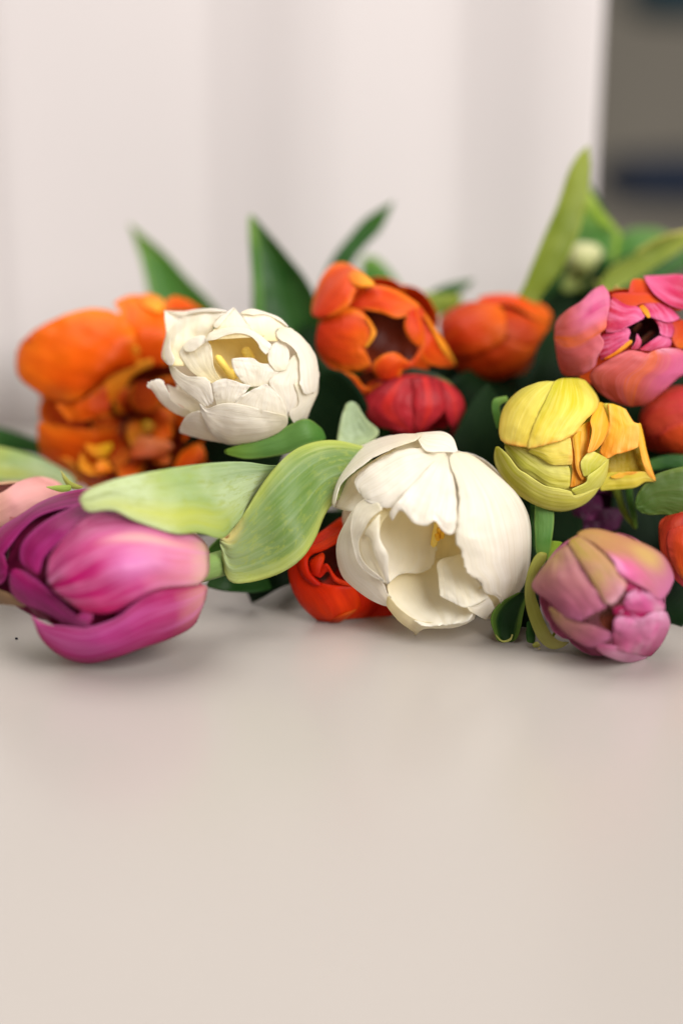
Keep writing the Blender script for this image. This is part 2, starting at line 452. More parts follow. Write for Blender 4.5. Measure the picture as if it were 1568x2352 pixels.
M_stem = leaf_mat('stem_green', C(108, 138, 62), C(120, 148, 70), C(150, 172, 110), .4)
G_dark = leaf_mat('leaf_dark', C(40, 80, 30), C(66, 106, 40), C(72, 112, 58), .4, rough=.36)
G_gap = leaf_mat('leaf_gap_shade', C(13, 29, 12), C(20, 40, 16), C(24, 44, 20), .3, rough=.6, trans=.06, spec=.05, sheen=0)  # filler leaf green, darkened to paint the shade in gaps between heads
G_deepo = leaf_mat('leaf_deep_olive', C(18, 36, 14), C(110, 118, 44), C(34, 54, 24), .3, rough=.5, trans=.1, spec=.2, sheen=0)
G_cut = leaf_mat('leaf_cut', C(24, 58, 22), C(36, 72, 26), C(40, 76, 32), .3, edge=(C(126, 160, 62), .5, .9))
G_mid = leaf_mat('leaf_mid', C(70, 118, 44), C(118, 152, 54), C(124, 158, 88), .35, edge=(C(150, 172, 84), .8, .5))
G_olive = leaf_mat('leaf_olive', C(112, 128, 38), C(140, 150, 48), C(150, 160, 70), .3, edge=(C(180, 190, 96), .85, .6))
G_pale = leaf_mat('leaf_pale', mott=(C(150, 164, 62), .5), base=C(146, 168, 100), tip=C(198, 196, 84), wax=C(186, 200, 158), waxam=.75, spots=[(.75, .62, .3, .45, C(186, 190, 78), .75), (.1, .2, .3, .35, C(120, 146, 104), .6)])
G_wax = leaf_mat('leaf_wax', mott=(C(120, 146, 60), .4), base=C(120, 150, 78), tip=C(176, 190, 122), wax=C(184, 200, 166), waxam=.8, edge=(C(188, 196, 96), .6, .7))
G_waxs = leaf_mat('leaf_wax_tip', mott=(C(158, 168, 74), .5), base=C(110, 136, 72), tip=C(168, 182, 126), wax=C(172, 186, 152), waxam=.7, edge=(C(190, 196, 92), .55, .7), spots=[(.2, .93, .3, .16, C(216, 200, 122), .85), (.18, .955, .1, .03, C(150, 104, 50), .9), (.35, .45, .5, .25, C(92, 124, 44), .7)])
G_lime = leaf_mat('leaf_lime', C(130, 158, 40), C(176, 190, 92), C(196, 206, 120), .3)
G_yel = leaf_mat('leaf_yellow', C(150, 150, 62), C(196, 188, 110), C(190, 186, 110), .4)

# ------------------------------------------------------------------ 1 large white tulip
WH = [(0.0, C(238, 232, 208)), (.25, C(246, 241, 228)), (1.0, C(249, 245, 238))]
M_white = petal_mat('white_petal', WH, streak=(C(224, 213, 190), .6), band=(C(243, 237, 220), .45, 6), trans=.48, spec=.25, rough=.36, bump=.35)
M_cream = petal_mat('cream_petal', [(0.0, C(242, 230, 184)), (.45, C(249, 243, 222)), (1, C(251, 248, 239))], streak=(C(240, 231, 206), .25), band=(C(244, 234, 198), .3, 5), trans=.52, bump=.3, spec=.25)
M_gold = petal_mat('gold_petal', [(0.0, C(236, 214, 142)), (.6, C(243, 228, 172)), (1, C(248, 239, 204))], trans=.46)
M_anther = plain('anther_yellow', C(246, 214, 104), .6, bumpscale=900, bump=.3)
M_antherd = plain('anther_gold', C(226, 168, 30), .6, bumpscale=900, bump=.3)

A = Flower('large white tulip with ragged petals, front and centre on the table', R3, .450, (885, 760, 590, 585, 470), (880, 900, 430, 330, 300), M_white)
A.press = 0.0; A.rnd = .02
A.body((0.05, -0.2, -1), 6, 88, .88)
A.p([(620, 330), (760, 225), (900, 205), (1030, 250)], [(640, 420), (780, 340), (900, 330), (1030, 350)], -40, .05)
A.p([(850, 190), (700, 195), (560, 228), (430, 295), (350, 375), (305, 470), (300, 540), (318, 607)],
    [(800, 235, 60), (700, 268, 80), (600, 312, 80), (520, 358, 90), (440, 420, 110), (378, 480, 120), (354, 545, 110), (340, 612, 60)], 20, .18, rag=.10)
A.p([(760, 240), (600, 320), (440, 430), (362, 510), (322, 610)], [(820, 330), (680, 380), (560, 460), (520, 570), (425, 640)], -70, -.1, mat=M_cream)
A.p([(800, 190), (870, 183), (955, 181), (1012, 215), (1042, 292)], [(808, 215, 40), (845, 280, 60), (885, 298, 60), (950, 296, 40), (1030, 300)], 22, .12)
A.p([(960, 288), (860, 276), (740, 274), (620, 314), (520, 376), (450, 442), (462, 502), (498, 548)],
    [(985, 325), (900, 405), (825, 475), (760, 545), (700, 605), (640, 620), (575, 612), (508, 572)], 34, .06, rag=.10, wav=12)
A.p([(950, 305), (860, 400), (770, 495), (690, 595), (652, 650), (672, 698)], [(985, 325), (1012, 430), (1034, 560), (1037, 660), (1030, 765)],
    52, .06, T=[(672, 698), (700, 640), (728, 634), (760, 668), (792, 704), (860, 718), (912, 690), (950, 742), (990, 772), (1030, 765)], wav=12)
A.p([(985, 340), (1000, 385), (1033, 480), (1042, 560), (1036, 650), (1022, 740), (1020, 810), (1048, 880), (1070, 930), (1080, 975), (1120, 1010), (1165, 1040), (1190, 1100), (1255, 1118), (1284, 1165), (1262, 1222)],
    [(1075, 292), (1160, 340), (1280, 440), (1380, 540), (1440, 650), (1458, 760), (1454, 900), (1432, 1020), (1384, 1110), (1342, 1195), (1280, 1240)],
    64, .05, B=[(985, 340), (1010, 305), (1075, 292)], rag=.12, rside=-1, nv=65, wav=10)
A.p([(1085, 1172), (1150, 1167), (1222, 1116)], [(1108, 1205, 60), (1200, 1252, 60), (1278, 1240, 50)], 20, .10, rag=.09)
A.p([(1170, 1060), (1120, 1150), (1110, 1220)], [(1340, 1080), (1320, 1180), (1270, 1235)], -20, 0, mat=M_cream)
A.p([(1050, 880), (930, 920), (928, 1010), (938, 1125)], [(1070, 890), (1120, 990), (1198, 1090), (1218, 1130)], 300, .06,
    T=[(938, 1125), (1000, 1150), (1080, 1184), (1150, 1165), (1218, 1130)], mode='flat', mat=M_cream)
A.p([(632, 1172), (700, 1258), (788, 1324), (800, 1344), (850, 1306), (1000, 1302), (1090, 1276), (1148, 1238)],
    [(640, 1110), (720, 1196), (830, 1258), (1000, 1258), (1110, 1208), (1145, 1200)], 20, .03, rag=.10, mat=M_cream)
A.p([(720, 950), (635, 1050), (650, 1140), (740, 1225), (850, 1300)], [(1000, 890), (1070, 1000), (1120, 1100), (1135, 1210), (1090, 1275)], 0, 0, mode='in', mat=M_cream, rag=.09)
A.p([(610, 600), (520, 700), (590, 830), (625, 950), (640, 1060)], [(940, 700), (930, 800), (906, 940), (822, 988), (725, 970)], 60, .03, mode='in', mat=M_cream, rag=.09)
A.p([(880, 660), (890, 920)], [(1120, 700), (1100, 960)], -30, -.1, mode='in', mat=M_gold)
A.p([(560, 560), (470, 592), (400, 700), (355, 800), (351, 900), (380, 1000), (440, 1064), (540, 1137), (648, 1186)],
    [(600, 640), (470, 700), (440, 780), (455, 870), (485, 940), (550, 1000), (615, 1040), (645, 1110), (680, 1180)], -20, .05, rag=.08, rside=1)
A.p([(560, 545), (470, 588), (432, 690), (433, 780), (455, 870), (490, 945), (550, 1002), (614, 1030)],
    [(620, 620), (545, 680), (508, 745), (476, 815), (490, 900), (540, 962), (590, 1002), (622, 1032)], 24, .05, rag=.08, edge=10)
A.p([(600, 600), (540, 640), (500, 720), (475, 800), (480, 870), (520, 950), (580, 1010), (625, 1045)],
    [(660, 640), (610, 700), (590, 770), (580, 800), (610, 850), (636, 900), (645, 980), (645, 1050)], 2, .0, mat=M_cream)
A.p([(500, 760), (545, 800), (562, 870), (592, 940), (622, 1010), (645, 1052)], [(600, 640), (596, 770), (612, 820), (644, 880), (646, 960), (652, 1052)], 46, .14, rag=.12)
for q in ((930, 730, 940, 775), (955, 745, 950, 790), (918, 765, 930, 800)):
    A.stamen(q[0], q[1], 250, q[2], q[3], 210, 26, M_antherd)
A.stamen(900, 840, 120, 930, 690, 200, 40, M_anther)

# ------------------------------------------------------------------ 2 smaller white tulip, open
B = Flower('smaller white tulip opened wide with yellow stamens, upper left of centre', Q2, .458, (850, 640, 690, 600, 460), (820, 500, 340, 320, 290), M_white)
B.press = 0.0; B.rnd = .02
B.body((0.1, 0.25, -1), 6, 88, .86)
B.p([(265, 560, 40), (195, 490, 60), (207, 390, 60), (225, 290, 60), (212, 180, 60), (207, 92, 60)], [(480, 560, -160), (540, 400, -160), (600, 290, -150), (640, 200, -90), (700, 130, -20), (737, 97, 0)], 25, -.10,
    T=[(207, 92, 60), (360, 102, 30), (480, 84, 20), (620, 76, 10), (737, 97, 0)], mat=M_cream, wav=14)
B.p([(204, 88), (360, 96), (480, 79), (620, 72), (745, 92)], [(215, 108), (350, 137), (400, 126), (520, 102), (738, 100)], 59, 0.110, rag=.11)
B.p([(204, 88), (222, 200), (220, 300), (196, 400), (187, 490), (245, 558)], [(218, 102), (262, 200), (257, 300), (264, 420), (294, 500), (275, 560)], 59, 0.110)
B.p([(560, 340), (640, 230), (690, 160), (795, 62)], [(1080, 310), (965, 262), (885, 170), (798, 62)], 0, 0.033, mat=M_cream, wav=12)
B.p([(630, 235), (632, 200), (690, 140), (795, 62)], [(650, 240), (690, 200), (740, 140), (797, 66)], 25, 0.055)
B.p([(1000, 340), (920, 220), (845, 108)], [(1170, 355), (1150, 260), (1260, 226)], 0, 0.033, T=[(845, 108), (900, 86), (960, 77), (1060, 104), (1180, 152), (1260, 226)], mat=M_cream, wav=12)
B.p([(850, 108), (905, 84), (962, 76), (1060, 103), (1180, 150), (1260, 224)], [(858, 118), (920, 122), (955, 128), (1060, 122), (1170, 170), (1255, 229)], 40, 0.083)
B.p([(1150, 285), (1180, 338), (1285, 398), (1345, 500), (1352, 640), (1355, 720), (1385, 790), (1432, 808)],
    [(1180, 236), (1265, 233), (1347, 288), (1437, 384), (1497, 490), (1519, 620), (1511, 730), (1476, 795)], 34, 0.055, rag=.12)
B.p([(1300, 700), (1340, 830), (1335, 900), (1262, 950), (1300, 1040), (1368, 1077)], [(1516, 690), (1509, 780), (1471, 870), (1441, 940), (1411, 1020), (1387, 1076)], 3, 0.022, rag=.04)
B.p([(1150, 610), (1085, 520), (1085, 450), (1120, 380), (1180, 340)], [(1240, 600), (1266, 520), (1269, 460), (1243, 390), (1195, 343)], -18, 0.04, rag=.08, wav=12)
B.p([(1290, 480), (1210, 590), (1090, 690), (1150, 800), (1240, 965)], [(1352, 420), (1365, 600), (1385, 760), (1335, 900), (1257, 975)], -16, 0.033, rag=.03)
B.p([(550, 362), (590, 280), (700, 243), (830, 229), (950, 257), (1060, 330), (1130, 390)], [(570, 345), (640, 337), (740, 297), (840, 284), (940, 312), (1000, 372), (1022, 425), (1082, 482)], 25, 0.055, rag=.10)
B.p([(560, 320), (580, 420), (590, 520), (640, 640), (690, 720)], [(950, 295), (1040, 400), (1110, 530), (1010, 660), (830, 720)], 0, 0, mode='in', mat=M_gold)
B.p([(640, 720), (500, 655), (400, 572), (345, 482), (340, 430), (392, 368)], [(700, 700), (630, 580), (615, 460), (600, 390), (562, 346)], -43, -.05, T=[(392, 368), (440, 325), (540, 300), (562, 346)], mat=M_cream)
B.p([(358, 405), (428, 328), (530, 298), (558, 325)], [(392, 442), (450, 436), (520, 386), (566, 350)], -6, 0.088, rag=.10)
B.p([(243, 556), (278, 660), (358, 760), (440, 822), (500, 872), (562, 918)], [(268, 548), (390, 640), (488, 650), (560, 655), (608, 720), (634, 880)], 12, 0.033, rag=.13)
B.p([(380, 998, 20), (280, 952, 40), (180, 872, 60), (105, 770, 80), (48, 738, 90)], [(440, 946, 60), (370, 915, 100), (290, 862, 130), (250, 790, 150), (192, 660, 130)], 43, 0.044,
    T=[(48, 738, 90), (60, 698, 110), (120, 670, 125), (192, 660, 130)], mode='flat', rag=.11)
B.p([(432, 948), (345, 895), (280, 855), (225, 720)], [(520, 940), (520, 890), (430, 812), (330, 760), (235, 718)], 43, -.2, mode='flat')
B.p([(650, 900), (625, 800), (606, 708)], [(820, 900), (860, 830), (945, 722)], 14, 0.033, T=[(606, 708), (660, 680), (720, 667), (800, 685), (870, 710), (945, 722)])
B.p([(900, 740), (820, 640), (785, 570), (774, 494)], [(1090, 730), (1160, 640), (1190, 590), (1115, 540)], -34, 0.044, T=[(774, 494), (870, 489), (960, 495), (1020, 536), (1115, 540)])
B.p([(820, 980), (805, 870), (900, 790), (1060, 713)], [(1255, 1050), (1240, 930), (1192, 830), (1078, 713)], 30, 0.028)
B.p([(1255, 985), (1150, 958), (1010, 924), (900, 894), (770, 873), (660, 888), (570, 920), (504, 876)],
    [(1252, 1060), (1160, 1132), (1040, 1182), (900, 1215), (740, 1224), (630, 1160), (555, 1050), (506, 890)], 53, 0.028, wav=11)
B.p([(780, 1226), (560, 1187), (420, 1152), (329, 1120)], [(700, 1120), (600, 1040), (515, 940), (392, 973)], 22, 0.039, T=[(329, 1120), (345, 1060), (392, 973)], rag=.03)
B.stamen(800, 680, 120, 648, 468, 240, 62, M_anther)
B.stamen(950, 520, 110, 885, 412, 190, 80, M_anther)
B.stamen(820, 660, 60, 790, 590, 150, 70, M_anther)

# ------------------------------------------------------------------ 3 big ruffled orange tulip at the back left
M_or = petal_mat('orange_petal', band=(C(222, 74, 8), .45, 5), stops=[(0, C(200, 66, 6)), (.5, C(238, 102, 6)), (1, C(246, 138, 26))], edge=(C(247, 148, 30), .6, .6), streak=(C(222, 84, 8), .3), trans=.4)
M_ord = petal_mat('orange_inner', [(0, C(150, 46, 10)), (.6, C(206, 82, 16)), (1, C(232, 124, 36))], edge=(C(238, 150, 40), .6, .6), trans=.3)
M_ordk = petal_mat('orange_gap_shade', [(0, C(96, 30, 10)), (1, C(130, 44, 14))], trans=.15)  # dark backing, paints the shade in clefts between the ruffles
M_ory = petal_mat('orange_yellow', [(0, C(232, 120, 16)), (1, C(250, 176, 52))], trans=.3)
M_black = plain('anther_dark', C(26, 20, 22), .7, bumpscale=800, bump=.3)
E = Flower('big blown open orange tulip with ruffled middle, back left', Q3, .516, (760, 740, 740, 690, 300), (900, 900, 500, 200, 260), M_or)
E.press = 0; E.rnd = .03
E.body((0.1, 0.1, -1), 6, 80, .84, mat=M_ord)
E.p([(700, 640, -120), (500, 820), (330, 832), (150, 740), (60, 650), (40, 520)], [(960, 560, -120), (930, 400, -20), (890, 270, 20), (780, 180, 20), (600, 148), (370, 205)], 40, .07, T=[(40, 520), (65, 420), (200, 295), (370, 205)], wav=8, rag=.05, ruf=.05)
E.p([(62, 420), (130, 355), (205, 290)], [(85, 405, 30), (150, 385, 40), (190, 330, 30)], 70, .1, wav=14, rag=.10, ruf=.07)
E.p([(850, 560, -120), (790, 350), (800, 190), (742, 106)], [(1150, 580, -120), (1180, 350), (1160, 200), (1100, 90)], 10, .05, T=[(742, 106), (840, 62), (950, 52), (1100, 90)], wav=8, rag=.05, ruf=.05)
E.p([(948, 60), (970, 130), (1080, 188)], [(1010, 40), (1112, 85), (1126, 160)], 60, .2, mat=M_ory, wav=14, rag=.10, ruf=.07)
E.p([(1130, 170), (1135, 100), (1200, 60)], [(1420, 170), (1330, 110), (1250, 74)], 20, .1, wav=14, rag=.10, ruf=.07)
E.p([(750, 1300, -100), (570, 1400), (480, 1445), (330, 1312), (230, 1222), (204, 1110), (203, 985)], [(780, 1050, -120), (650, 1040), (560, 1032), (480, 1026), (400, 1012), (300, 998), (215, 982)], 30, .05, wav=9, rag=.05, ruf=.05)
E.p([(325, 1262), (400, 1290), (450, 1350), (520, 1425)], [(400, 1228), (470, 1268), (502, 1340), (535, 1405)], 70, .25, mat=M_ory, wav=14, rag=.10, ruf=.07)
E.p([(700, 700, -80), (500, 830), (318, 842)], [(740, 920, -80), (560, 975), (425, 985)], -10, .08, wav=20, rag=.10, ruf=.07)
E.p([(620, 925), (650, 780), (720, 650), (850, 560), (1040, 515)], [(710, 900), (770, 800), (840, 720), (905, 640), (1050, 565)], 150, .2, mode='in', mat=M_ory)
E.p([(790, 560), (855, 440), (930, 425)], [(880, 560), (935, 500), (955, 460)], 120, .2, mode='in', mat=M_ory)
E.p([(900, 690), (865, 800), (915, 890), (1000, 915)], [(1060, 690), (1110, 780), (1090, 860), (1025, 915)], 170, .2, mode='in', mat=M_ord)
E.p([(540, 1150), (640, 1105), (745, 1120)], [(600, 1240), (690, 1235), (750, 1170)], 170, .25, mode='in', mat=petal_mat('petal_yellow_orange', [(0, C(226, 130, 20)), (1, C(246, 200, 40))]))
E.p([(870, 1240), (915, 1120), (960, 1085)], [(1110, 1240), (1190, 1150), (1055, 1095)], 170, .2, mode='in', mat=petal_mat('petal_salmon_orange', [(0, C(206, 84, 30)), (1, C(240, 150, 90))]))
E.p([(950, 1060), (960, 990), (1000, 970)], [(1040, 1060), (1050, 1000), (1010, 970)], 190, .3, mode='in', mat=petal_mat('petal_green_gold', [(0, C(190, 120, 20)), (1, C(206, 170, 40))]))
E.p([(1190, 1330), (1240, 1220), (1340, 1135)], [(1410, 1300), (1430, 1220), (1395, 1145)], 140, .2, mode='in', mat=M_or)
E.p([(620, 1340), (640, 1270), (700, 1260)], [(760, 1340), (730, 1290), (710, 1262)], 200, .25, mode='in', mat=M_ory)
E.p([(560, 700), (560, 1000), (700, 1420)], [(1350, 500), (1500, 900), (1450, 1400)], -40, 0, mode='in', mat=M_ordk, wav=30)
rs = random.Random(11)
for k in range(20):
    cx, cy = rs.uniform(640, 1330), rs.uniform(680, 1340)
    a = math.atan2(cy - 900, cx - 920) + rs.uniform(-.5, .5); l_ = rs.uniform(120, 230); w_ = rs.uniform(70, 120)
    ca, sa = math.cos(a), math.sin(a)
    def q(u, v): return (cx + ca * v * l_ - sa * u * w_, cy + sa * v * l_ + ca * u * w_)
    E.p([q(-.5, -.5) + (-40,), q(-1, 0) + (20,), q(-.7, .5) + (60,), q(-.1, .8) + (50,)], [q(.5, -.5) + (-40,), q(1, 0) + (20,), q(.7, .5) + (60,), q(.1, .8) + (50,)],
        rs.uniform(20, 120), rs.choice((-.12, .08, .12)), mode='in', mat=rs.choice((M_ord, M_ord, M_or, M_ory)), wav=26, ruf=.12, nu=19, nv=19)
E.p([(430, 1280, -30), (500, 1410), (600, 1500)], [(980, 1280, -30), (960, 1400), (900, 1500)], 10, .05, mat=M_ord, wav=20, ruf=.08)
E.p([(900, 1300, -40), (960, 1420), (1000, 1480)], [(1350, 1250, -40), (1350, 1380), (1280, 1440)], 0, .05, mat=M_ordk, wav=20)
E.stamen(1062, 500, 60, 1062, 405, 90, 50, M_black)
E.stamen(585, 895, 70, 588, 835, 90, 62, M_black)

# ------------------------------------------------------------------ 4 magenta tulip, front left
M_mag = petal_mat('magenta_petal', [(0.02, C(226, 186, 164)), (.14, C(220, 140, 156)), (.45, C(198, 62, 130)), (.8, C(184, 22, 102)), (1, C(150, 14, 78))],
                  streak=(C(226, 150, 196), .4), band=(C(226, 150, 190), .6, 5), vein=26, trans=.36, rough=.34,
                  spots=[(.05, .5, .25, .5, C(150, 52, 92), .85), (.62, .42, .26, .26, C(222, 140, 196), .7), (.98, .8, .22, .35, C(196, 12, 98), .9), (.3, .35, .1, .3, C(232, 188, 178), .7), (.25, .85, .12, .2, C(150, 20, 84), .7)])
M_magd = petal_mat('magenta_shade_side', band=(C(160, 50, 120), .5, 6), stops=[(0.0, C(96, 30, 60)), (.5, C(118, 22, 74)), (1, C(150, 16, 88))], edge=(C(176, 56, 130), .6, .6), streak=(C(84, 14, 50), .4), trans=.2, vein=26)  # left petals coloured darker, as the side turned from the light
M_maghole = petal_mat('magenta_hollow_shade', [(0, C(96, 20, 50)), (1, C(120, 26, 64))], trans=.1)  # dark sheets standing in for shade inside the bloom
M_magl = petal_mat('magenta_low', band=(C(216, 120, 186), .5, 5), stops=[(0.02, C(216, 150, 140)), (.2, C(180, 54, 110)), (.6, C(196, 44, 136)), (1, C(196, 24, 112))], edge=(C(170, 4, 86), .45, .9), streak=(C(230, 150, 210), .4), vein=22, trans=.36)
M_tan = petal_mat('tan_petal', [(0, C(226, 200, 172)), (1, C(206, 130, 130))], trans=.39)
G = Flower('magenta pink tulip lying on its side, front left', R2, .428, (470, 745, 560, 420, 400), None, M_mag)
G.press = .12
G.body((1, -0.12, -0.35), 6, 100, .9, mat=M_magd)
G.p([(700, 400), (300, 380), (120, 470), (20, 620)], [(700, 1000), (400, 1010), (200, 930), (60, 800)], -110, 0, mat=M_maghole)
G.p([(300, 470), (100, 560), (-60, 640)], [(360, 960), (180, 930), (-40, 800)], -150, 0, mat=M_maghole)
G.p([(1006, 540), (860, 500), (640, 430), (450, 430), (330, 520), (250, 620), (212, 700)], [(1012, 768), (900, 778), (760, 795), (640, 855), (540, 905), (430, 905), (315, 856)], 45, .06,
    T=[(212, 700), (240, 775), (315, 856)], B=[(1006, 540), (1011, 650), (1012, 768)])
G.p([(1010, 750), (900, 772), (740, 808), (640, 870), (560, 930), (420, 975), (300, 968), (225, 962), (152, 914)], [(985, 882), (930, 972), (820, 1032), (700, 1072), (560, 1122), (430, 1150), (308, 1122), (206, 1040), (152, 922)], 22, .06, mat=M_magl)
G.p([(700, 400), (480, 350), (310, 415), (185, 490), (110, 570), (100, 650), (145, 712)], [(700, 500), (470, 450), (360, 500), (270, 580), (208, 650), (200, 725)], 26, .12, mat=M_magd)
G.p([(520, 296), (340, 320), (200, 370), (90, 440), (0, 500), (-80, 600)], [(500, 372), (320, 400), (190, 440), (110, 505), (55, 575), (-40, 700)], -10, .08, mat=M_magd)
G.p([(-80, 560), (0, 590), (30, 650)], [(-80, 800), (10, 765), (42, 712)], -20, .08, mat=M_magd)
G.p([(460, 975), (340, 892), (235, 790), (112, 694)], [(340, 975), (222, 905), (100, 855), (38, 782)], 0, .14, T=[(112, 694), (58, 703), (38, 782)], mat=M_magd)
G.p([(330, 1000, -60), (370, 930), (405, 880)], [(420, 985, -40), (450, 930), (440, 890)], 12, .1, mat=M_magl)

# ------------------------------------------------------------------ 5 orange tulip, centre top, open with a dark throat
M_o5 = petal_mat('orange_red_petal', band=(C(192, 44, 18), .55, 5), stops=[(0, C(206, 52, 16)), (.55, C(222, 78, 16)), (1, C(238, 118, 28))], edge=(C(243, 138, 34), .62, .75), streak=(C(204, 60, 26), .35), trans=.3)
M_throat = petal_mat('dark_throat', [(0, C(52, 22, 14)), (1, C(120, 44, 18))], trans=.12)
K = Flower('orange tulip with curled petals and a dark throat, top centre', R4, .497, (500, 620, 460, 450, 330), (560, 610, 270, 190, 240), M_o5)
K.press = .12; K.rnd = .05
K.body((-.1, -.05, -1), 6, 85, .85)
K.p([(400, 400), (400, 600), (430, 800)], [(740, 440), (760, 600), (720, 780)], 0, 0, mode='in', mat=M_throat)
K.p([(66, 500), (85, 380), (128, 260), (200, 173), (290, 162), (390, 222), (470, 300)], [(150, 505), (235, 475), (315, 415), (352, 335), (400, 312), (440, 312), (470, 304)], 95, .10)
K.p([(295, 230), (340, 206), (400, 230), (468, 290)], [(335, 305), (380, 315), (420, 310), (468, 304)], 120, .15, mat=M_ory)
K.p([(310, 430), (400, 330), (480, 298), (600, 328), (700, 388), (770, 440)], [(335, 440), (430, 458), (520, 478), (600, 507), (650, 497), (700, 480)], 25, .08, rag=.05)
K.p([(675, 478), (652, 560), (688, 640), (742, 684)], [(720, 435), (762, 520), (778, 610), (770, 675)], 30, .15)
K.p([(715, 425), (755, 560), (775, 650), (755, 740), (800, 792), (900, 814), (977, 801)], [(740, 415), (802, 500), (862, 590), (922, 680), (952, 750), (977, 796)], 20, .12)
K.p([(760, 470), (830, 600), (890, 710), (972, 798)], [(800, 500), (862, 600), (925, 690), (976, 796)], 60, .2, mat=M_ory)
K.p([(118, 520), (200, 465), (300, 438), (400, 478), (468, 580)], [(108, 742), (170, 792), (260, 837), (370, 837), (462, 797)], 45, .06, T=[(468, 580), (462, 640), (408, 690), (428, 750), (462, 797)], B=[(118, 520), (100, 630), (108, 742)])
K.p([(425, 500), (462, 560), (474, 610), (420, 690)], [(400, 500), (438, 570), (440, 620), (405, 690)], 75, .1, mat=M_ory)
K.p([(106, 735), (135, 850), (196, 960), (300, 1040), (400, 1022), (470, 982), (517, 922)], [(150, 765), (220, 818), (300, 850), (350, 872), (395, 930), (440, 942), (514, 903)], 55, .08)
K.p([(500, 895), (452, 830), (468, 778), (530, 733), (602, 720)], [(620, 895), (645, 835), (700, 800), (690, 785), (660, 765)], 50, .12)
K.p([(600, 722), (660, 780), (700, 770), (745, 710), (770, 648)], [(615, 840), (690, 818), (742, 778), (777, 700), (784, 655)], 50, .15)
K.p([(360, 870), (420, 845), (470, 830)], [(400, 935), (450, 900), (500, 890)], 10, -.1, mat=M_throat)

# ------------------------------------------------------------------ 6 darker orange bud to its right
M_o6 = petal_mat('rust_orange_petal', band=(C(224, 96, 20), .5, 4), stops=[(0, C(178, 40, 12)), (.55, C(204, 66, 14)), (1, C(232, 112, 26))], streak=(C(180, 46, 14), .35), trans=.39)
N6 = Flower('closed rust orange tulip between the open orange and the coral tulip', R4, .520, (1220, 640, 365, 275, 240), None, M_o6)
N6.body((-.9, .1, -.5), 6, 110, .9)
N6.p([(860, 570), (900, 480), (1020, 415), (1130, 402), (1278, 430)], [(950, 770), (1020, 765), (1120, 742), (1220, 692), (1298, 626)], 35, .06, T=[(1278, 430), (1290, 520), (1298, 626)])
N6.p([(1095, 405), (1150, 365), (1290, 354), (1440, 384), (1572, 452)], [(1200, 430), (1290, 420), (1380, 450), (1480, 512), (1580, 545)], 20, .08, mat=M_o5)
N6.p([(1270, 430), (1380, 480), (1480, 520), (1580, 545)], [(1290, 650), (1380, 705), (1460, 695), (1550, 650)], 0, .06)
N6.p([(945, 770), (1100, 748), (1220, 697), (1300, 640), (1400, 680), (1530, 690)], [(980, 835), (1080, 882), (1200, 906), (1330, 862), (1440, 802), (1530, 735)], 15, .05)

# ------------------------------------------------------------------ 7 red tulip below them, 8 deep red bud
M_red = petal_mat('red_petal', band=(C(206, 64, 66), .5, 6), stops=[(0, C(136, 20, 28)), (.5, C(180, 34, 44)), (1, C(190, 40, 54))], mid=(C(214, 48, 36), .3, .7), streak=(C(206, 70, 80), .3), trans=.36)
N7 = Flower('raspberry red tulip tucked beneath the open orange tulip', R4, .487, (700, 1050, 350, 240, 220), None, M_red)
N7.body((.1, -.5, -.8), 6, 105, .88)
N7.p([(560, 880), (440, 980), (365, 1080), (430, 1165), (560, 1202), (703, 1228)], [(730, 865), (725, 960), (722, 1040), (722, 1120), (716, 1180), (708, 1228)], 12, .06)
N7.p([(690, 868), (705, 1000), (700, 1120), (715, 1226)], [(870, 885), (905, 1000), (905, 1090), (790, 1205)], 28, .08)
N7.p([(850, 890), (905, 1000), (915, 1110), (960, 1225)], [(935, 908), (1015, 1000), (1040, 1130), (1012, 1240)], 0, .08)
M_wine = petal_mat('wine_petal', [(0, C(70, 10, 16)), (1, C(104, 20, 28))], trans=.12)
N8 = Flower('deep wine red tulip in the shade behind the large white one', R3, .505, (1130, 250, 150, 130, 110), None, M_wine)
N8.body((.2, -.6, -.7), 6, 150, 1.0)
M_purple = petal_mat('purple_petal', [(0, C(58, 16, 44)), (.6, C(92, 32, 72)), (1, C(140, 60, 112))], trans=.12)
N14 = Flower('dark purple tulip in the shade between yellow and lilac tulips', R6, .482, (900, 1310, 300, 260, 200), None, M_purple)
N14.body((0, 0, -1), 6, 100, 1.0)
for (x, y, a) in ((850, 1200, 30), (1010, 1310, 20), (740, 1330, 40), (890, 1400, 50)):
    N14.p([(x - 120, y - 110), (x - 100, y + 20), (x - 20, y + 110)], [(x + 90, y - 120), (x + 110, y + 10), (x + 30, y + 100)], a, .06, nu=15, nv=15, wav=20, ruf=.1)

# ------------------------------------------------------------------ 9 coral pink tulip, right
M_cor = petal_mat('coral_petal', band=(C(230, 122, 140), .45, 6), stops=[(0, C(202, 74, 52)), (.3, C(208, 84, 76)), (.65, C(220, 88, 118)), (1, C(232, 106, 152))], mid=(C(234, 110, 24), .30, .65), streak=(C(238, 150, 176), .22), trans=.39, vein=60)
M_cori = petal_mat('coral_inner', band=(C(240, 150, 190), .5, 6), stops=[(0, C(190, 40, 58)), (.5, C(210, 60, 104)), (1, C(232, 112, 160))], streak=(C(196, 40, 100), .22), trans=.39, vein=60)
M_coro = petal_mat('coral_orange', [(0, C(204, 62, 34)), (.6, C(220, 84, 34)), (1, C(232, 120, 40))], edge=(C(222, 80, 80), .5, .5), trans=.39)
M_corA = petal_mat('coral_left', [(0, C(196, 76, 56)), (.35, C(206, 92, 80)), (1, C(216, 108, 120))], mid=(C(234, 116, 30), .28, .7), streak=(C(236, 160, 170), .25), band=(C(222, 112, 110), .4, 6),
                   spots=[(.15, .8, .42, .5, C(226, 122, 164), .95), (.22, .75, .1, .25, C(208, 50, 118), .7), (.9, .95, .3, .25, C(230, 140, 160), .6)], trans=.4, vein=60)
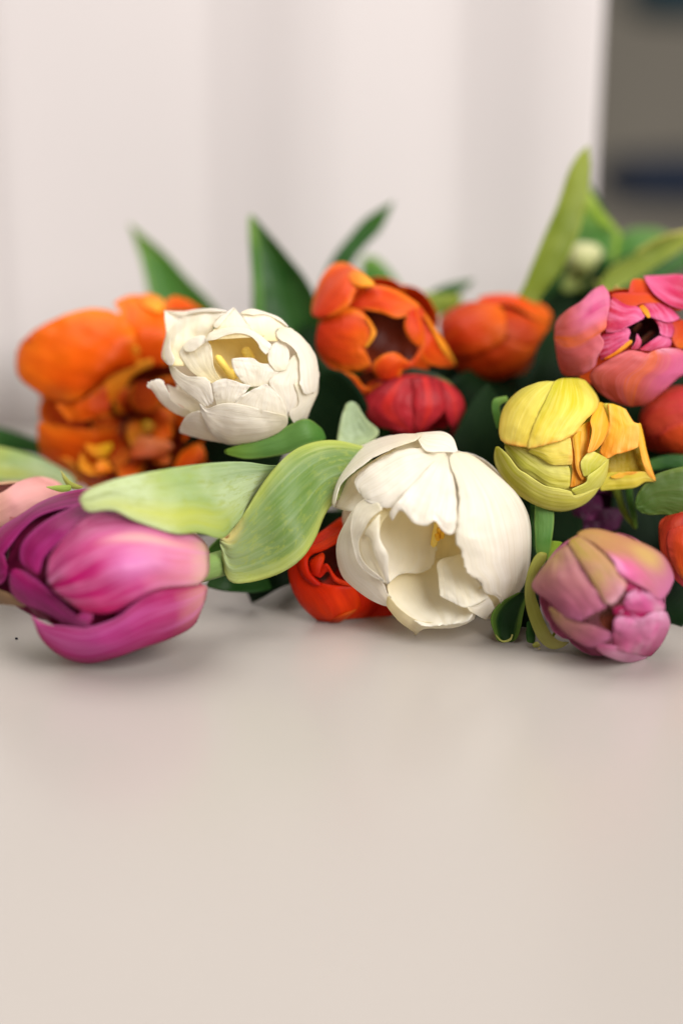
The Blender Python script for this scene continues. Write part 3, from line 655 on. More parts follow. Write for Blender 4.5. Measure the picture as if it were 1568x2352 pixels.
M_corD = petal_mat('coral_front', [(0, C(204, 84, 44)), (.35, C(206, 90, 72)), (1, C(220, 112, 116))], mid=(C(236, 122, 30), .26, .75), streak=(C(236, 160, 170), .25), band=(C(222, 112, 106), .4, 6),
                   spots=[(.9, .6, .34, .5, C(226, 112, 160), .95), (.75, .95, .25, .15, C(238, 170, 190), .8)], trans=.4, vein=60)
Q = Flower('coral pink tulip with orange flames and a dark heart, right', Q8, .468, (900, 890, 810, 745, 520), (1140, 760, 300, 330, 380), M_cor)
Q.press = .15
Q.body((0.1, -.1, -1), 6, 88, .86, mat=M_coro)
Q.p([(900, 640), (920, 800), (1040, 980)], [(1240, 540), (1380, 700), (1320, 900)], 0, 0, mode='in', mat=plain('black_heart', C(40, 22, 20), .7))
Q.p([(740, 365), (850, 445), (1000, 480), (1100, 445), (1300, 445), (1540, 540)], [(755, 320), (900, 316), (1020, 323), (1180, 328), (1310, 405), (1540, 485)], 10, .08, mat=M_coro)
Q.p([(940, 330), (980, 182), (1060, 156)], [(1260, 350), (1215, 260), (1142, 168)], -30, .06, mat=M_coro)
Q.p([(1100, 445), (1160, 540), (1200, 604)], [(1310, 430), (1430, 500), (1545, 625)], 25, .1, T=[(1200, 604), (1300, 628), (1400, 652), (1545, 625)], mat=M_cori)
Q.p([(740, 340), (850, 418), (950, 468), (1060, 482), (1155, 592)], [(660, 775), (760, 772), (850, 755), (925, 708), (1005, 672)], 28, .06, T=[(1155, 592), (1065, 640), (1005, 672)], mat=M_cori)
Q.p([(1060, 475), (1110, 540), (1165, 605)], [(1110, 450), (1170, 520), (1195, 600)], 40, .1, mat=M_ory)
Q.p([(630, 790), (760, 768), (860, 743), (948, 698)], [(600, 1090), (720, 1045), (850, 965), (1005, 872)], 8, .06, T=[(948, 698), (968, 770), (948, 842), (1005, 872)], mat=M_cori)
Q.p([(640, 1080), (800, 985), (960, 850)], [(760, 1055), (900, 960), (1000, 870)], 20, .1, mat=M_ory)
Q.p([(98, 800), (128, 640), (250, 514), (400, 418), (530, 293), (640, 233), (717, 240)], [(108, 880), (138, 1080), (188, 1227), (260, 1267), (400, 1257), (540, 1177), (607, 1092)], 55, .05,
    T=[(717, 240), (746, 330), (737, 460), (703, 600), (688, 720), (624, 786), (668, 870), (657, 950), (614, 1020), (607, 1092)], nu=41, mat=M_corA)
Q.p([(950, 1612), (780, 1557), (600, 1442), (513, 1312), (530, 1200), (700, 1093), (900, 988), (1050, 958)], [(1000, 1612), (1160, 1582), (1330, 1452), (1510, 1290), (1650, 1200), (1660, 1060), (1550, 970), (1420, 928)], 80, .05,
    T=[(1050, 958), (1160, 1006), (1225, 980), (1300, 958), (1420, 928)], mat=M_corD)
Q.p([(1720, 540), (1540, 502), (1400, 452), (1250, 342), (1168, 230), (1117, 128)], [(1770, 300), (1700, 200), (1600, 130), (1500, 108), (1300, 120), (1122, 125)], 110, .07, mat=M_cori)
Q.p([(1220, 600), (1285, 690), (1305, 795)], [(1430, 632), (1460, 740), (1428, 838)], 5, .1, mat=M_cori)
Q.p([(1420, 640), (1465, 740), (1440, 850), (1500, 955)], [(1640, 620), (1650, 750), (1640, 850), (1620, 950)], -10, .05, mat=M_coro)
Q.p([(1050, 975), (1180, 880), (1310, 795)], [(1260, 980), (1410, 935), (1435, 842)], -10, .1, mat=M_cori)
Q.p([(965, 965), (1020, 880), (1040, 782)], [(1065, 960), (1092, 870), (1046, 782)], -5, .1, mat=M_cori)

M_brst = plain('anther_brown', C(92, 60, 34), .7, bumpscale=800, bump=.3)
Q.stamen(1060, 900, 150, 1230, 760, 230, 60, M_brst)
Q.stamen(1000, 760, 120, 1090, 660, 210, 50, M_brst)

# ------------------------------------------------------------------ 10 yellow tulip
M_yel = petal_mat('yellow_petal', spots=[(.5, 1.05, .8, .16, C(246, 176, 70), .75), (1.05, .6, .16, .5, C(246, 176, 60), .7), (.0, .3, .3, .5, C(176, 170, 30), .5)], band=(C(240, 222, 110), .6, 5), stops=[(0, C(196, 186, 40)), (.5, C(220, 198, 50)), (.9, C(232, 206, 78)), (1, C(240, 196, 96))], streak=(C(238, 226, 130), .45), blotch=(C(232, 222, 120), .3), trans=.3, vein=30)
M_yeg = petal_mat('yellow_green_petal', band=(C(232, 226, 140), .55, 6), stops=[(0, C(186, 184, 44)), (.5, C(212, 208, 92)), (1, C(224, 214, 90))], edge=(C(232, 226, 130), .6, .6), streak=(C(190, 190, 70), .3), trans=.3, vein=30)
M_yeo = petal_mat('yellow_orange_petal', band=(C(250, 206, 110), .5, 5), stops=[(0, C(232, 186, 40)), (.5, C(242, 182, 52)), (1, C(244, 152, 40))], edge=(C(246, 160, 44), .6, .6), streak=(C(248, 200, 96), .4), trans=.3, vein=30)
M_olv = petal_mat('olive_petal', [(0, C(150, 132, 26)), (1, C(190, 160, 34))], trans=.3)
U = Flower('yellow tulip with one petal bent outward, right of centre', R6, .452, (590, 730, 435, 520, 370), (780, 850, 300, 260, 220), M_yel)
U.press = .05; U.rnd = .04
U.body((-.05, -.2, -1), 6, 90, .86, mat=M_yeg)
U.p([(500, 234), (330, 308), (213, 440), (178, 600), (198, 702)], [(660, 240), (580, 400), (520, 560), (460, 680), (410, 745)], 45, .04, T=[(198, 702), (262, 718), (410, 745)])
U.p([(610, 212), (515, 400), (448, 540), (398, 690), (391, 768)], [(815, 213), (918, 340), (928, 430), (840, 525), (725, 658)], 62, .04, T=[(391, 768), (480, 735), (560, 712), (640, 690), (725, 658)], rag=.03)
U.p([(205, 720), (330, 890), (420, 950), (560, 1040), (715, 1055)], [(300, 720), (420, 765), (560, 850), (640, 862), (716, 880)], 0, .05, mat=M_yeg)
U.p([(390, 765), (500, 822), (580, 868), (738, 868)], [(480, 710), (600, 680), (690, 662), (724, 668)], 24, .08)
U.p([(700, 640), (725, 860), (730, 920), (710, 1050)], [(870, 520), (850, 760), (820, 900), (840, 1000)], -35, .0, mat=M_yeo)
U.p([(725, 660), (745, 780), (760, 900), (800, 985)], [(800, 600), (790, 760), (800, 880), (825, 980)], -5, .25, mat=M_yeo)
U.p([(815, 962), (793, 850), (868, 752)], [(905, 925), (965, 875), (1004, 822)], 22, .12, mat=M_yeg)
U.p([(148, 733), (147, 840), (198, 952), (318, 1088), (480, 1183), (650, 1220), (800, 1178), (882, 1112), (938, 1040)], [(180, 726), (260, 810), (325, 897), (390, 937), (520, 1022), (640, 1047), (720, 1067), (755, 1097), (932, 1040)], 62, .05, mat=M_yeg, nv=41)
U.p([(715, 1055), (830, 1000), (850, 950), (930, 890), (1006, 818)], [(760, 1102), (850, 1078), (932, 1046), (988, 950), (1007, 828)], 50, .12, mat=M_yeg)
U.p([(930, 385), (868, 520), (878, 620), (840, 785)], [(1005, 425), (1010, 560), (965, 690), (905, 760)], 60, .1, mat=M_yeo)
U.p([(1000, 395, 40), (1010, 560, 60), (960, 690, 60), (933, 792, 80)], [(1130, 440, 40), (1190, 540, 70), (1235, 575, 90), (1228, 748, 110)], 40, .05, T=[(933, 792, 80), (990, 822, 90), (1060, 786, 100), (1100, 780, 100), (1228, 748, 110)], mat=M_yeo, mode='flat')
U.p([(960, 400), (1000, 500), (990, 620), (960, 720)], [(1060, 410), (1100, 520), (1120, 640), (1090, 740)], 70, .06, mode='flat')
U.p([(1000, 800), (985, 945)], [(1235, 700), (1300, 940)], 0, 0, mode='flat', mat=M_olv)
U.p([(1216, 560, 90), (1230, 700, 90), (1260, 850, 60), (1300, 940, 40), (1355, 994, 20)], [(1246, 548, 50), (1272, 660, 50), (1292, 760, 40), (1332, 900, 30), (1364, 988, 15)], 20, .15, mode='flat', mat=M_yeo, rag=.06)
U.p([(930, 1065), (1070, 1053), (1200, 1040), (1280, 997), (1357, 994)], [(960, 985, 40), (1000, 928, 40), (1150, 922, 40), (1280, 922, 40), (1352, 984, 20)], 20, .08, mode='flat', mat=M_yel)
U.p([(1010, 960), (1100, 925), (1200, 918)], [(1060, 975), (1120, 960), (1240, 930)], 62, .1, mode='flat', mat=M_yeo)

# ------------------------------------------------------------------ 11 lilac tulip, front right
M_lil = petal_mat('lilac_petal', band=(C(146, 84, 92), .55, 6), stops=[(0, C(176, 146, 84)), (.3, C(176, 122, 112)), (.7, C(178, 98, 124)), (1, C(206, 120, 164))], blotch=(C(202, 128, 150), .5), streak=(C(160, 84, 110), .35), trans=.36, vein=26)
M_lilo = petal_mat('lilac_olive', band=(C(202, 130, 130), .5, 5), stops=[(0, C(176, 150, 60)), (.55, C(180, 146, 84)), (.85, C(190, 128, 128)), (1, C(222, 176, 186))], edge=(C(196, 166, 96), .5, .6), blotch=(C(210, 120, 160), .4), trans=.36, vein=26)
M_crim = petal_mat('crimson_cleft_shade', [(0, C(150, 20, 70)), (1, C(186, 44, 104))])  # thin dark strips, shade of the clefts put into the colour
M_lilt = petal_mat('lilac_top', band=(C(190, 110, 120), .35, 5), stops=[(0, C(184, 146, 76)), (.5, C(190, 134, 100)), (1, C(204, 116, 160))], spots=[(.25, .62, .42, .3, C(222, 96, 160), .95), (.12, .55, .2, .2, C(232, 160, 200), .8), (.8, .62, .25, .25, C(206, 176, 100), .8)], trans=.36, vein=26)
M_lilp = petal_mat('lilac_pink', band=(C(214, 80, 150), .6, 3), stops=[(0, C(166, 60, 96)), (.5, C(196, 112, 150)), (1, C(226, 166, 198))], blotch=(C(236, 190, 212), .65), trans=.36, vein=26)  # pale blotches are painted highlights on the crumpled lobes
V = Flower('dusty lilac pink double tulip with olive edges, front right', R7, .424, (965, 800, 545, 530, 420), (1020, 1000, 250, 330, 200), M_lil)
V.press = .12; V.rnd = .05
V.body((-.1, -.35, -.9), 6, 100, .9)
V.p([(560, 540), (480, 640), (428, 760), (560, 862), (650, 962), (742, 1003)], [(700, 410), (790, 560), (870, 690), (935, 800), (995, 890), (885, 952)], 30, .06, T=[(742, 1003), (800, 1003), (885, 952)])
V.p([(690, 405), (760, 520), (860, 680), (930, 800), (985, 892)], [(775, 360), (900, 440), (1020, 560), (1085, 650), (1158, 745)], 52, .07, T=[(985, 892), (1050, 872), (1158, 745)], mat=M_lilo)
V.p([(755, 366), (850, 400), (950, 470), (1040, 560), (1070, 640), (1150, 702), (1290, 765)], [(795, 322), (920, 315), (1080, 357), (1280, 428), (1422, 518), (1492, 650), (1493, 742)], 66, .05, T=[(1290, 765), (1390, 852), (1450, 802), (1493, 742)], mat=M_lilt)
V.p([(545, 890), (600, 1012), (720, 1132), (860, 1203), (965, 1173)], [(640, 950), (740, 1010), (880, 1040), (980, 1080), (1072, 1110)], 22, .06)
V.p([(1140, 790), (1110, 730), (1150, 700)], [(1290, 800), (1290, 770), (1230, 730)], 30, .05, mat=M_crim)
V.p([(1040, 905), (1110, 895), (1200, 930), (1330, 930)], [(1040, 960), (1110, 965), (1200, 985), (1330, 975)], 40, 0, mat=M_crim)
V.p([(1170, 945), (1124, 890), (1126, 835), (1160, 788)], [(1425, 940), (1428, 890), (1398, 850), (1305, 783)], 64, .03, T=[(1160, 788), (1220, 770), (1305, 783)], mat=M_lilp, wav=26, ruf=.12)
V.p([(1040, 1218), (1034, 1120), (1046, 1010), (1090, 940), (1145, 915)], [(1310, 1288), (1402, 1185), (1465, 1050), (1457, 980), (1432, 925)], 50, .03, T=[(1145, 925), (1240, 985), (1330, 945), (1432, 925)], mat=M_lilp, wav=30, ruf=.12)
V.p([(895, 1205), (1000, 1278), (1150, 1321), (1300, 1288)], [(955, 1178), (1060, 1195), (1150, 1180), (1400, 1150)], 22, .05, mat=M_lilp)
V.p([(930, 960), (950, 1040), (1060, 1120)], [(1020, 900), (1060, 960), (1080, 1060)], 0, -.1, mat=M_throat)

# ------------------------------------------------------------------ 12 orange red tulip under the large white one
M_flame = petal_mat('flame_petal', band=(C(206, 34, 8), .5, 4), stops=[(0, C(206, 28, 6)), (.5, C(236, 54, 4)), (1, C(244, 78, 14))], streak=(C(206, 36, 10), .3), trans=.39)
X = Flower('orange red tulip on the table, left under the large white one', R3, .459, (350, 990, 285, 275, 190), (320, 940, 170, 130, 150), M_flame)
X.body((.5, -.5, -.8), 6, 90, .85)
X.p([(140, 880), (230, 780), (430, 640)], [(260, 1050), (340, 980), (480, 840)], -60, -.1, mode='flat', mat=M_throat)
X.p([(120, 890), (220, 785), (430, 630)], [(190, 860), (310, 825), (440, 760)], -10, .1)
X.p([(128, 880), (78, 930), (88, 1050), (150, 1172), (250, 1262), (302, 1275)], [(200, 1030), (270, 1065), (370, 1058), (450, 1070), (485, 1180), (395, 1252)], 20, .06)
X.p([(390, 1050), (460, 1180), (310, 1274)], [(720, 1120), (680, 1222), (402, 1250)], 0, .05)
X.p([(300, 1274), (350, 1235), (440, 1200)], [(310, 1276), (380, 1262), (470, 1190)], 36, .2, mat=M_o5)
X.p([(215, 1062), (150, 1000), (126, 910), (163, 848), (250, 813), (380, 735)], [(280, 1058), (205, 990), (188, 920), (212, 882), (282, 857), (390, 795)], 50, .2)
X.p([(208, 1002), (198, 920), (272, 866)], [(262, 1012), (272, 950), (284, 888)], 25, .2)
X.p([(228, 1005), (290, 932), (352, 1010), (450, 1052)], [(260, 1018), (302, 978), (342, 1037), (440, 1068)], 40, .2)

# ------------------------------------------------------------------ 13 tulips cut by the right edge
M_cr = petal_mat('coral_red_petal', band=(C(206, 84, 50), .5, 5), stops=[(0, C(170, 36, 24)), (.5, C(200, 60, 48)), (1, C(220, 70, 90))], edge=(C(210, 70, 30), .5, .4), trans=.36)
Y1 = Flower('coral red tulip half out of frame below the coral pink one', R6, .478, (1620, 530, 400, 275, 240), None, M_cr)
Y1.body((-.1, -.1, -1), 6, 100, .95)
Y1.p([(1230, 620), (1280, 420), (1400, 310), (1520, 268), (1720, 290)], [(1240, 640), (1300, 745), (1450, 775), (1600, 775), (1720, 740)], 20, .04)
Y1.p([(1380, 640), (1480, 560), (1600, 500), (1760, 480)], [(1400, 730), (1500, 800), (1620, 820), (1760, 800)], 40, .05, mat=M_coro)
Y2 = Flower('red tulip at the right edge, behind the lilac tulip', R7, .449, (1640, 470, 262, 320, 200), None, M_cr)
Y2.body((.2, -.3, -1), 6, 100, .95)
Y2.p([(1480, 190), (1392, 260), (1384, 380), (1405, 520), (1480, 665), (1590, 775)], [(1720, 200), (1800, 300), (1800, 480), (1760, 600), (1700, 700), (1620, 775)], 15, .04)
Y2.p([(1460, 300), (1440, 420), (1480, 580), (1580, 720)], [(1800, 260), (1820, 420), (1780, 600), (1640, 770)], 38, .05, mat=M_coro)

# ------------------------------------------------------------------ 14 pale green bud at the back right, dull pink tulip at the left edge
M_bud = petal_mat('bud_petal', [(0, C(130, 146, 64)), (.5, C(184, 190, 118)), (1, C(226, 222, 178))], trans=.39)
Z1 = Flower('pale green white tulip bud among the tall leaves, back right', R5, .56, (840, 1010, 135, 140, 110), None, M_bud)
Z1.body((-.4, .8, -.4), 6, 120, .6)
Z1.p([(640, 1260), (690, 1080), (700, 940), (800, 880)], [(760, 1260), (800, 1150), (870, 1040), (900, 900)], 10, .08)
Z1.p([(740, 1250), (800, 1120), (830, 1000), (860, 890)], [(800, 1250), (900, 1060), (960, 980), (930, 905)], 20, .08)
M_dust = petal_mat('dusty_petal', [(0, C(206, 150, 140)), (.6, C(210, 150, 146)), (1, C(190, 150, 110))], streak=(C(190, 120, 120), .3), trans=.2)
Z2 = Flower('dusty pink tulip at the left edge behind the magenta one', R2, .462, (60, 430, 290, 180, 170), None, M_dust)
Z2.body((-.2, -.2, -1), 6, 100, .92)
Z2.p([(330, 340), (290, 280), (200, 250), (100, 270), (0, 330), (-150, 380)], [(330, 350), (240, 380), (120, 430), (40, 480), (-20, 500), (-150, 500)], 14, .04)
Z2.p([(-120, 470), (0, 460), (60, 440)], [(-120, 600), (0, 520), (90, 450)], 8, .05, mat=M_tan)
M_brown = petal_mat('brown_petal', [(0, C(110, 84, 60)), (1, C(150, 116, 84))], trans=.15)
G.p([(-120, 790), (-20, 790), (50, 815)], [(-120, 860), (20, 868), (140, 880)], -30, .1, mat=M_brown)

# ------------------------------------------------------------------ leaves (each belongs to a tulip)
def leafp(F, L, R, Z0, mat, reg=D, lay=0.0, b=0.0, **kw):
    return F.p(L, R, lay, b, mode='flat', mat=mat, name='leaf', reg=reg, Z0=Z0, thick=0.0003, wav=kw.pop('wav', 4.0), **kw)
# standing at the back
leafp(E, [(372, 780), (345, 690), (330, 620), (312, 560), (296, 514)], [(560, 800), (495, 706), (432, 640), (375, 578), (298, 514)], .575, G_mid, b=-.12)
leafp(B, [(588, 820), (580, 720), (578, 620), (572, 540), (574, 494)], [(770, 820), (745, 730), (705, 645), (650, 575), (580, 494)], .54, G_dark, b=-.22)
leafp(B, [(584, 740), (579, 640), (572, 550), (571, 496)], [(606, 740), (600, 640), (592, 550), (580, 496)], .535, G_mid, b=.2)
leafp(K, [(730, 660), (765, 590), (800, 545), (841, 500), (904, 461)], [(790, 660), (812, 600), (842, 562), (876, 525), (904, 464)], .56, G_dark, b=-.1)
leafp(K, [(826, 700), (828, 640), (832, 594), (850, 588)], [(940, 720), (922, 668), (900, 628), (866, 592)], .585, G_mid, b=.1)
leafp(N6, [(930, 700), (975, 678), (1020, 655), (1085, 641)], [(975, 715), (1030, 690), (1060, 670), (1088, 645)], .565, G_dark, b=.1)
leafp(N6, [(900, 690), (955, 672), (1010, 676), (1056, 676)], [(960, 760), (1000, 730), (1040, 712), (1064, 690)], .545, G_olive, b=.1)
leafp(Z1, [(180, 1500), (340, 1260), (430, 1050), (520, 830), (620, 600), (700, 360), (775, 225), (845, 150)], [(420, 1500), (490, 1300), (640, 1100), (755, 880), (812, 700), (846, 540), (864, 350), (864, 158)], .522, G_olive, R5, b=.14)
leafp(Z1, [(700, 1100), (740, 900), (790, 700), (830, 430)], [(1000, 1100), (1045, 980), (1055, 820), (850, 430)], .575, G_dark, R5, b=-.1)
leafp(Z1, [(1020, 1040), (1042, 900), (1045, 812), (940, 745), (850, 650), (812, 590), (834, 440)], [(1060, 1040), (1084, 880), (1087, 805), (962, 652), (882, 530), (850, 460), (838, 430)], .552, G_lime, R5, b=.1)
leafp(Z1, [(1020, 1060), (900, 910), (745, 900), (775, 720), (810, 600)], [(1040, 1060), (1047, 900), (1047, 815), (940, 750), (815, 595)], .565, G_mid, R5, b=-.06)
leafp(Z1, [(380, 1400), (540, 1160), (700, 950), (760, 850)], [(1040, 1400), (1000, 1150), (980, 1000), (900, 900)], .58, G_dark, R5, b=.05)
leafp(Q, [(960, 1120), (1090, 1040), (1230, 960), (1330, 880), (1470, 822), (1640, 790)], [(900, 1340), (1080, 1240), (1250, 1140), (1400, 1040), (1560, 935), (1660, 840)], .53, G_olive, R5, b=-.1)
leafp(Q, [(1200, 955), (1330, 874), (1470, 816), (1640, 785)], [(1215, 975), (1340, 900), (1480, 845), (1650, 810)], .526, G_yel, R5, b=.2)
leafp(Q, [(1040, 980), (1100, 830), (1230, 780), (1400, 800), (1560, 900)], [(1060, 1080), (1200, 1020), (1300, 960), (1420, 920), (1580, 960)], .60, G_mid, R5, b=.05)
leafp(Q, [(900, 1400), (1100, 1230), (1300, 1120), (1500, 990), (1680, 900)], [(1150, 1450), (1300, 1250), (1450, 1150), (1600, 1080), (1720, 1000)], .55, G_dark, R5, b=.1)
Z1.tube([Z1.w(900, 1180, 0) for _ in range(1)] + [P(1408, 690, .50), P(1413, 672, .476), P(1416, 656, .470)], .0014, .0017, G_yel, name='bud_tip')
# broad leaves across the middle
leafp(A, [(1420, 190, -260), (1310, 195, -200), (1180, 178, -80), (1040, 182, 60), (880, 200, 200), (720, 228, 300), (560, 262, 360), (440, 305, 390), (384, 350, 400)],
      [(1420, 300, -260), (1300, 290, -230), (1200, 400, -140), (1130, 490, -20), (1068, 548, 90), (960, 522, 220), (840, 524, 320), (660, 466, 380), (545, 412, 400), (430, 418, 410), (386, 372, 405)], .430, G_pale, R2, b=.04, nu=29, nv=45)
leafp(A, [(850, 1030, -130), (776, 1012, -80), (720, 1016, -50), (672, 1036, -20), (630, 1076), (594, 1125), (560, 1180), (535, 1215), (509, 1228)],
      [(860, 1090, -130), (800, 1130, -90), (752, 1172, -50), (722, 1240, -20), (690, 1285), (640, 1318), (570, 1338), (524, 1332), (508, 1262)], .436, G_waxs, D, b=.10, nu=29, nv=41, T=[(509, 1228), (505, 1245), (508, 1262)])
leafp(B, [(740, 985, -40), (700, 962), (640, 988), (570, 1015), (514, 1034)], [(750, 1010, -40), (710, 1020), (650, 1044), (570, 1054), (516, 1042)], .452, G_mid, D, b=.15)
leafp(N7, [(410, 10), (375, 110), (355, 230), (362, 262)], [(460, 10), (520, 110), (590, 180), (545, 245)], .468, G_wax, R3, b=-.08, T=[(362, 262), (410, 280), (490, 268), (545, 245)], lay=20)
leafp(A, [(450, 130), (446, 250), (450, 350), (462, 490), (502, 600)], [(590, 130), (592, 250), (578, 380), (552, 500), (506, 600)], .446, G_mid, R7, b=.14)
leafp(A, [(415, 100), (420, 300), (440, 430), (470, 545)], [(460, 100), (460, 300), (470, 430), (490, 560)], .455, G_dark, R7, b=.1)
leafp(A, [(330, 790, 40), (180, 880, 30), (118, 985, 10), (148, 1110), (176, 1162)], [(400, 800, 40), (372, 900, 30), (342, 1060, 10), (316, 1130), (290, 1158)], .440, G_cut, R7, b=-.22, T=[(176, 1162), (215, 1172), (255, 1170), (290, 1158)])
leafp(A, [(150, 1108, 36), (180, 1140, 36), (215, 1158, 36), (262, 1140, 36), (278, 1108, 36)], [(156, 1120, 40), (182, 1152, 40), (215, 1170, 40), (268, 1154, 40), (284, 1112, 40)], .438, G_yel, R7, b=.1)
leafp(V, [(390, 1010), (385, 1120), (395, 1170)], [(430, 1010), (450, 1130), (440, 1180)], .436, G_dark, R7, b=.3)
leafp(V, [(430, 1190), (450, 1170), (470, 1165)], [(440, 1206), (470, 1205), (492, 1190)], .434, G_yel, R7, b=.3)
leafp(V, [(470, 480, -30), (400, 620), (374, 760), (384, 900), (425, 1040), (480, 1150), (560, 1214), (640, 1212), (706, 1172)],
      [(560, 500, -30), (450, 680), (450, 800), (480, 900), (520, 1010), (570, 1105), (620, 1152), (670, 1166), (704, 1166)], .433, G_yel, R7, b=.12)
leafp(V, [(500, 880), (540, 960), (600, 1060), (570, 1130)], [(560, 900), (600, 1000), (620, 1060), (590, 1140)], .438, G_olive, R7, b=.1)
leafp(V, [(560, 400), (540, 500), (550, 600)], [(660, 410), (620, 470), (570, 580)], .447, G_lime, R7, b=.1)
leafp(U, [(1000, 1000), (1060, 1120), (1100, 1230), (1200, 1352)], [(1090, 1000), (1110, 1120), (1150, 1230), (1216, 1352)], .464, G_olive, R6, b=.2)
leafp(U, [(1130, 1000), (1140, 1120), (1170, 1230), (1206, 1350)], [(1180, 1000), (1190, 1120), (1210, 1230), (1222, 1345)], .462, G_mid, R6, b=.2)
leafp(Y2, [(1700, 860), (1480, 900), (1330, 960), (1240, 1060), (1195, 1160)], [(1760, 1380), (1560, 1300), (1440, 1245), (1320, 1245), (1225, 1222)], .452, leaf_mat('leaf_spotted', C(76, 98, 40), C(64, 92, 34), C(96, 84, 50), .6, edge=(C(120, 140, 60), .8, .5)), R6, b=.08)
leafp(Y1, [(1700, 800), (1500, 790), (1380, 810), (1290, 840)], [(1720, 930), (1500, 890), (1380, 900), (1300, 910)], .47, G_dark, R6, b=.1)
leafp(U, [(165, 600), (138, 500), (126, 420), (148, 368), (242, 346)], [(205, 600), (192, 500), (180, 440), (202, 402), (246, 392)], .458, G_mid, R6, b=.1)
leafp(N7, [(560, 800), (700, 815), (840, 850), (930, 900), (972, 945)], [(560, 860), (680, 862), (800, 885), (880, 918), (950, 948)], .484, G_deepo, R4, b=.08)
leafp(G, [(405, 300), (345, 275), (312, 240), (294, 222)], [(390, 310), (345, 305), (312, 272), (296, 222)], .448, G_yel, R2, b=.2)
leafp(G, [(345, 290), (290, 292), (225, 298)], [(345, 318), (290, 322), (228, 302)], .444, G_lime, R2, b=.15)
leafp(Z2, [(380, 260), (240, 180), (120, 135), (0, 108), (-200, 90)], [(340, 330), (240, 285), (120, 275), (0, 270), (-200, 260)], .50, G_pale, R2, b=.08)
leafp(Z2, [(260, 90), (180, 70), (90, 40), (-10, 10), (-200, -20)], [(260, 200), (180, 150), (80, 130), (-10, 115), (-200, 100)], .53, G_dark, R2, b=.08)
# ------------------------------------------------------------------ stems and the leaves that lie behind the heads
def onT(x, y, up=0.0):
    p = P(x, y, tableZ(y)); p.z = up; return p
def back(F, xs, xe, yb=1010, up=0.012):
    F.stem(end=onT(xe, yb, up))
stem_plan = [(A, 960, .010), (B, 620, .03), (E, 420, .02), (K, 850, .04), (N6, 1080, .035), (N7, 800, .02), (N8, 1000, .012),
             (N14, 1180, .012), (Q, 1270, .04), (U, 1120, .02), (X, 760, .008), (Y1, 1340, .02), (Y2, 1300, .01), (Z1, 1200, .03)]
for F, xe, up in stem_plan:
    if F in (K, N6, Z1, E): F.stem(end=onT(xe, 990, up))
    else: F.stem(end=onT(xe, 1005, up))
G.tube([G.base, P(520, 1290, .445), P(600, 1255, .475), P(700, 1180, .53)], .0042, .0034, M_stem)
V.stem(end=onT(1240, 1080, .008))
Z2.stem(end=onT(-60, 1010, .012))
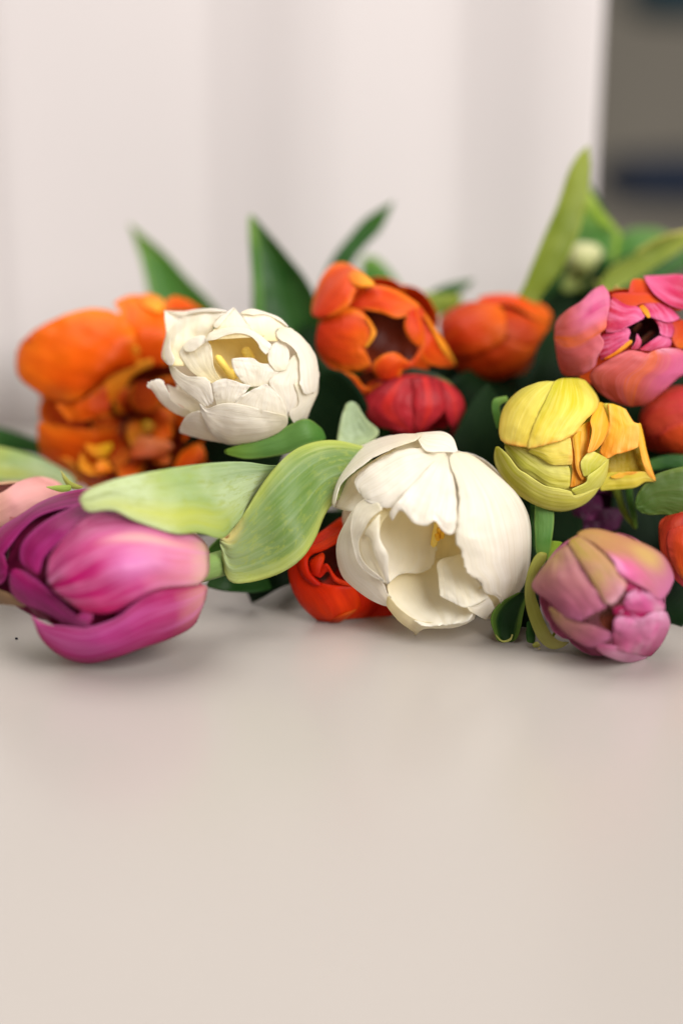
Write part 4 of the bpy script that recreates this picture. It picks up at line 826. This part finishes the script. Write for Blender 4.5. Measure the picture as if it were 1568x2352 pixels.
fills = [
    (Q, [(1560, 1010, .505), (1580, 930, .50), (1590, 860, .50), (1610, 790, .51)], 200, .1, G_gap),
    (N6, [(980, 1000, .55), (1010, 900, .545), (1040, 820, .55), (1060, 740, .56)], 170, .1, G_gap),
    (Y1, [(1480, 1060, .50), (1450, 980, .50), (1470, 900, .50), (1520, 820, .51)], 190, .1, G_gap),
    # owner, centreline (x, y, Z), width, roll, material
    (B, [(820, 1080, .49), (760, 960, .485), (700, 880, .482), (690, 780, .49)], 190, .2, G_gap),
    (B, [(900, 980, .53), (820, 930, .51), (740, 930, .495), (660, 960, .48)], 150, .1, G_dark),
    (K, [(760, 1100, .52), (790, 960, .515), (740, 800, .53), (720, 700, .56)], 170, .0, G_gap),
    (N7, [(1000, 1150, .52), (1050, 1000, .51), (1120, 900, .51), (1160, 800, .54)], 190, .1, G_gap),
    (N6, [(1180, 1120, .53), (1170, 960, .53), (1200, 860, .54), (1250, 700, .56)], 190, -.1, G_gap),
    (U, [(1080, 1250, .49), (1100, 1120, .48), (1110, 1000, .478), (1120, 880, .48)], 160, .1, G_gap),
    (N14, [(1250, 1350, .475), (1230, 1240, .47), (1260, 1160, .475), (1300, 1080, .49)], 200, .1, G_gap),
    (Q, [(1400, 1150, .50), (1330, 1000, .50), (1290, 860, .50), (1290, 720, .52)], 190, .1, G_gap),
    (Y2, [(1480, 1420, .47), (1520, 1250, .475), (1500, 1120, .48), (1500, 980, .49)], 240, .1, G_gap),
    (V, [(1480, 1500, .455), (1500, 1400, .46), (1560, 1340, .465), (1640, 1300, .47)], 160, .1, G_gap),
    (E, [(420, 1180, .51), (520, 1080, .50), (560, 1000, .50), (500, 900, .55)], 220, .2, G_gap),
    (X, [(560, 1350, .475), (620, 1290, .47), (720, 1240, .475), (840, 1180, .49)], 150, .2, G_gap),
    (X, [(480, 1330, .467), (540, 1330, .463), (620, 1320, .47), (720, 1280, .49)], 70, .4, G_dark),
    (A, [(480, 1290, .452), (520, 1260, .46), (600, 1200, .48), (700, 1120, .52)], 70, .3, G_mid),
    (N8, [(900, 1130, .54), (980, 1020, .53), (1060, 920, .54), (1100, 800, .57)], 200, .1, G_gap),
    (Z1, [(1300, 1000, .56), (1260, 880, .56), (1290, 740, .57), (1330, 640, .58)], 180, .1, G_gap),
    (Q, [(1500, 900, .56), (1450, 760, .56), (1450, 660, .57), (1540, 600, .58)], 200, .1, G_gap),
    (A, [(1180, 1420, .462), (1150, 1340, .462), (1160, 1240, .47), (1200, 1120, .49)], 90, .1, G_gap),
    (V, [(1200, 1440, .447), (1210, 1350, .452), (1230, 1240, .462), (1260, 1150, .48)], 80, .1, G_gap),
]
for F, pts, wd, roll, mt in fills: F.blade(pts, wd, mt, roll)

# ------------------------------------------------------------------ crumbs on the table
M_crumb = plain('crumb', C(30, 32, 44), .8); M_crumb2 = plain('crumb_pale', C(190, 170, 120), .8)
def crumb(x, y, r, mat, label):
    bm = bmesh.new(); bmesh.ops.create_icosphere(bm, subdivisions=2, radius=r)
    for v in bm.verts: v.co *= 1 + .35 * noise.noise(v.co * 900); v.co.z *= .6
    me = bpy.data.meshes.new('crumb'); bm.to_mesh(me); bm.free()
    o = link('crumb', me, mat); p = onT(x, y); p.z = r * .5; o.location = p; tag(o, label, 'crumb')
crumb(38, 1468, .0005, M_crumb, 'tiny dark speck on the table left of the magenta tulip')
crumb(1237, 1491, .0004, M_crumb2, 'tiny pale crumb on the table below the curled yellow green leaf')
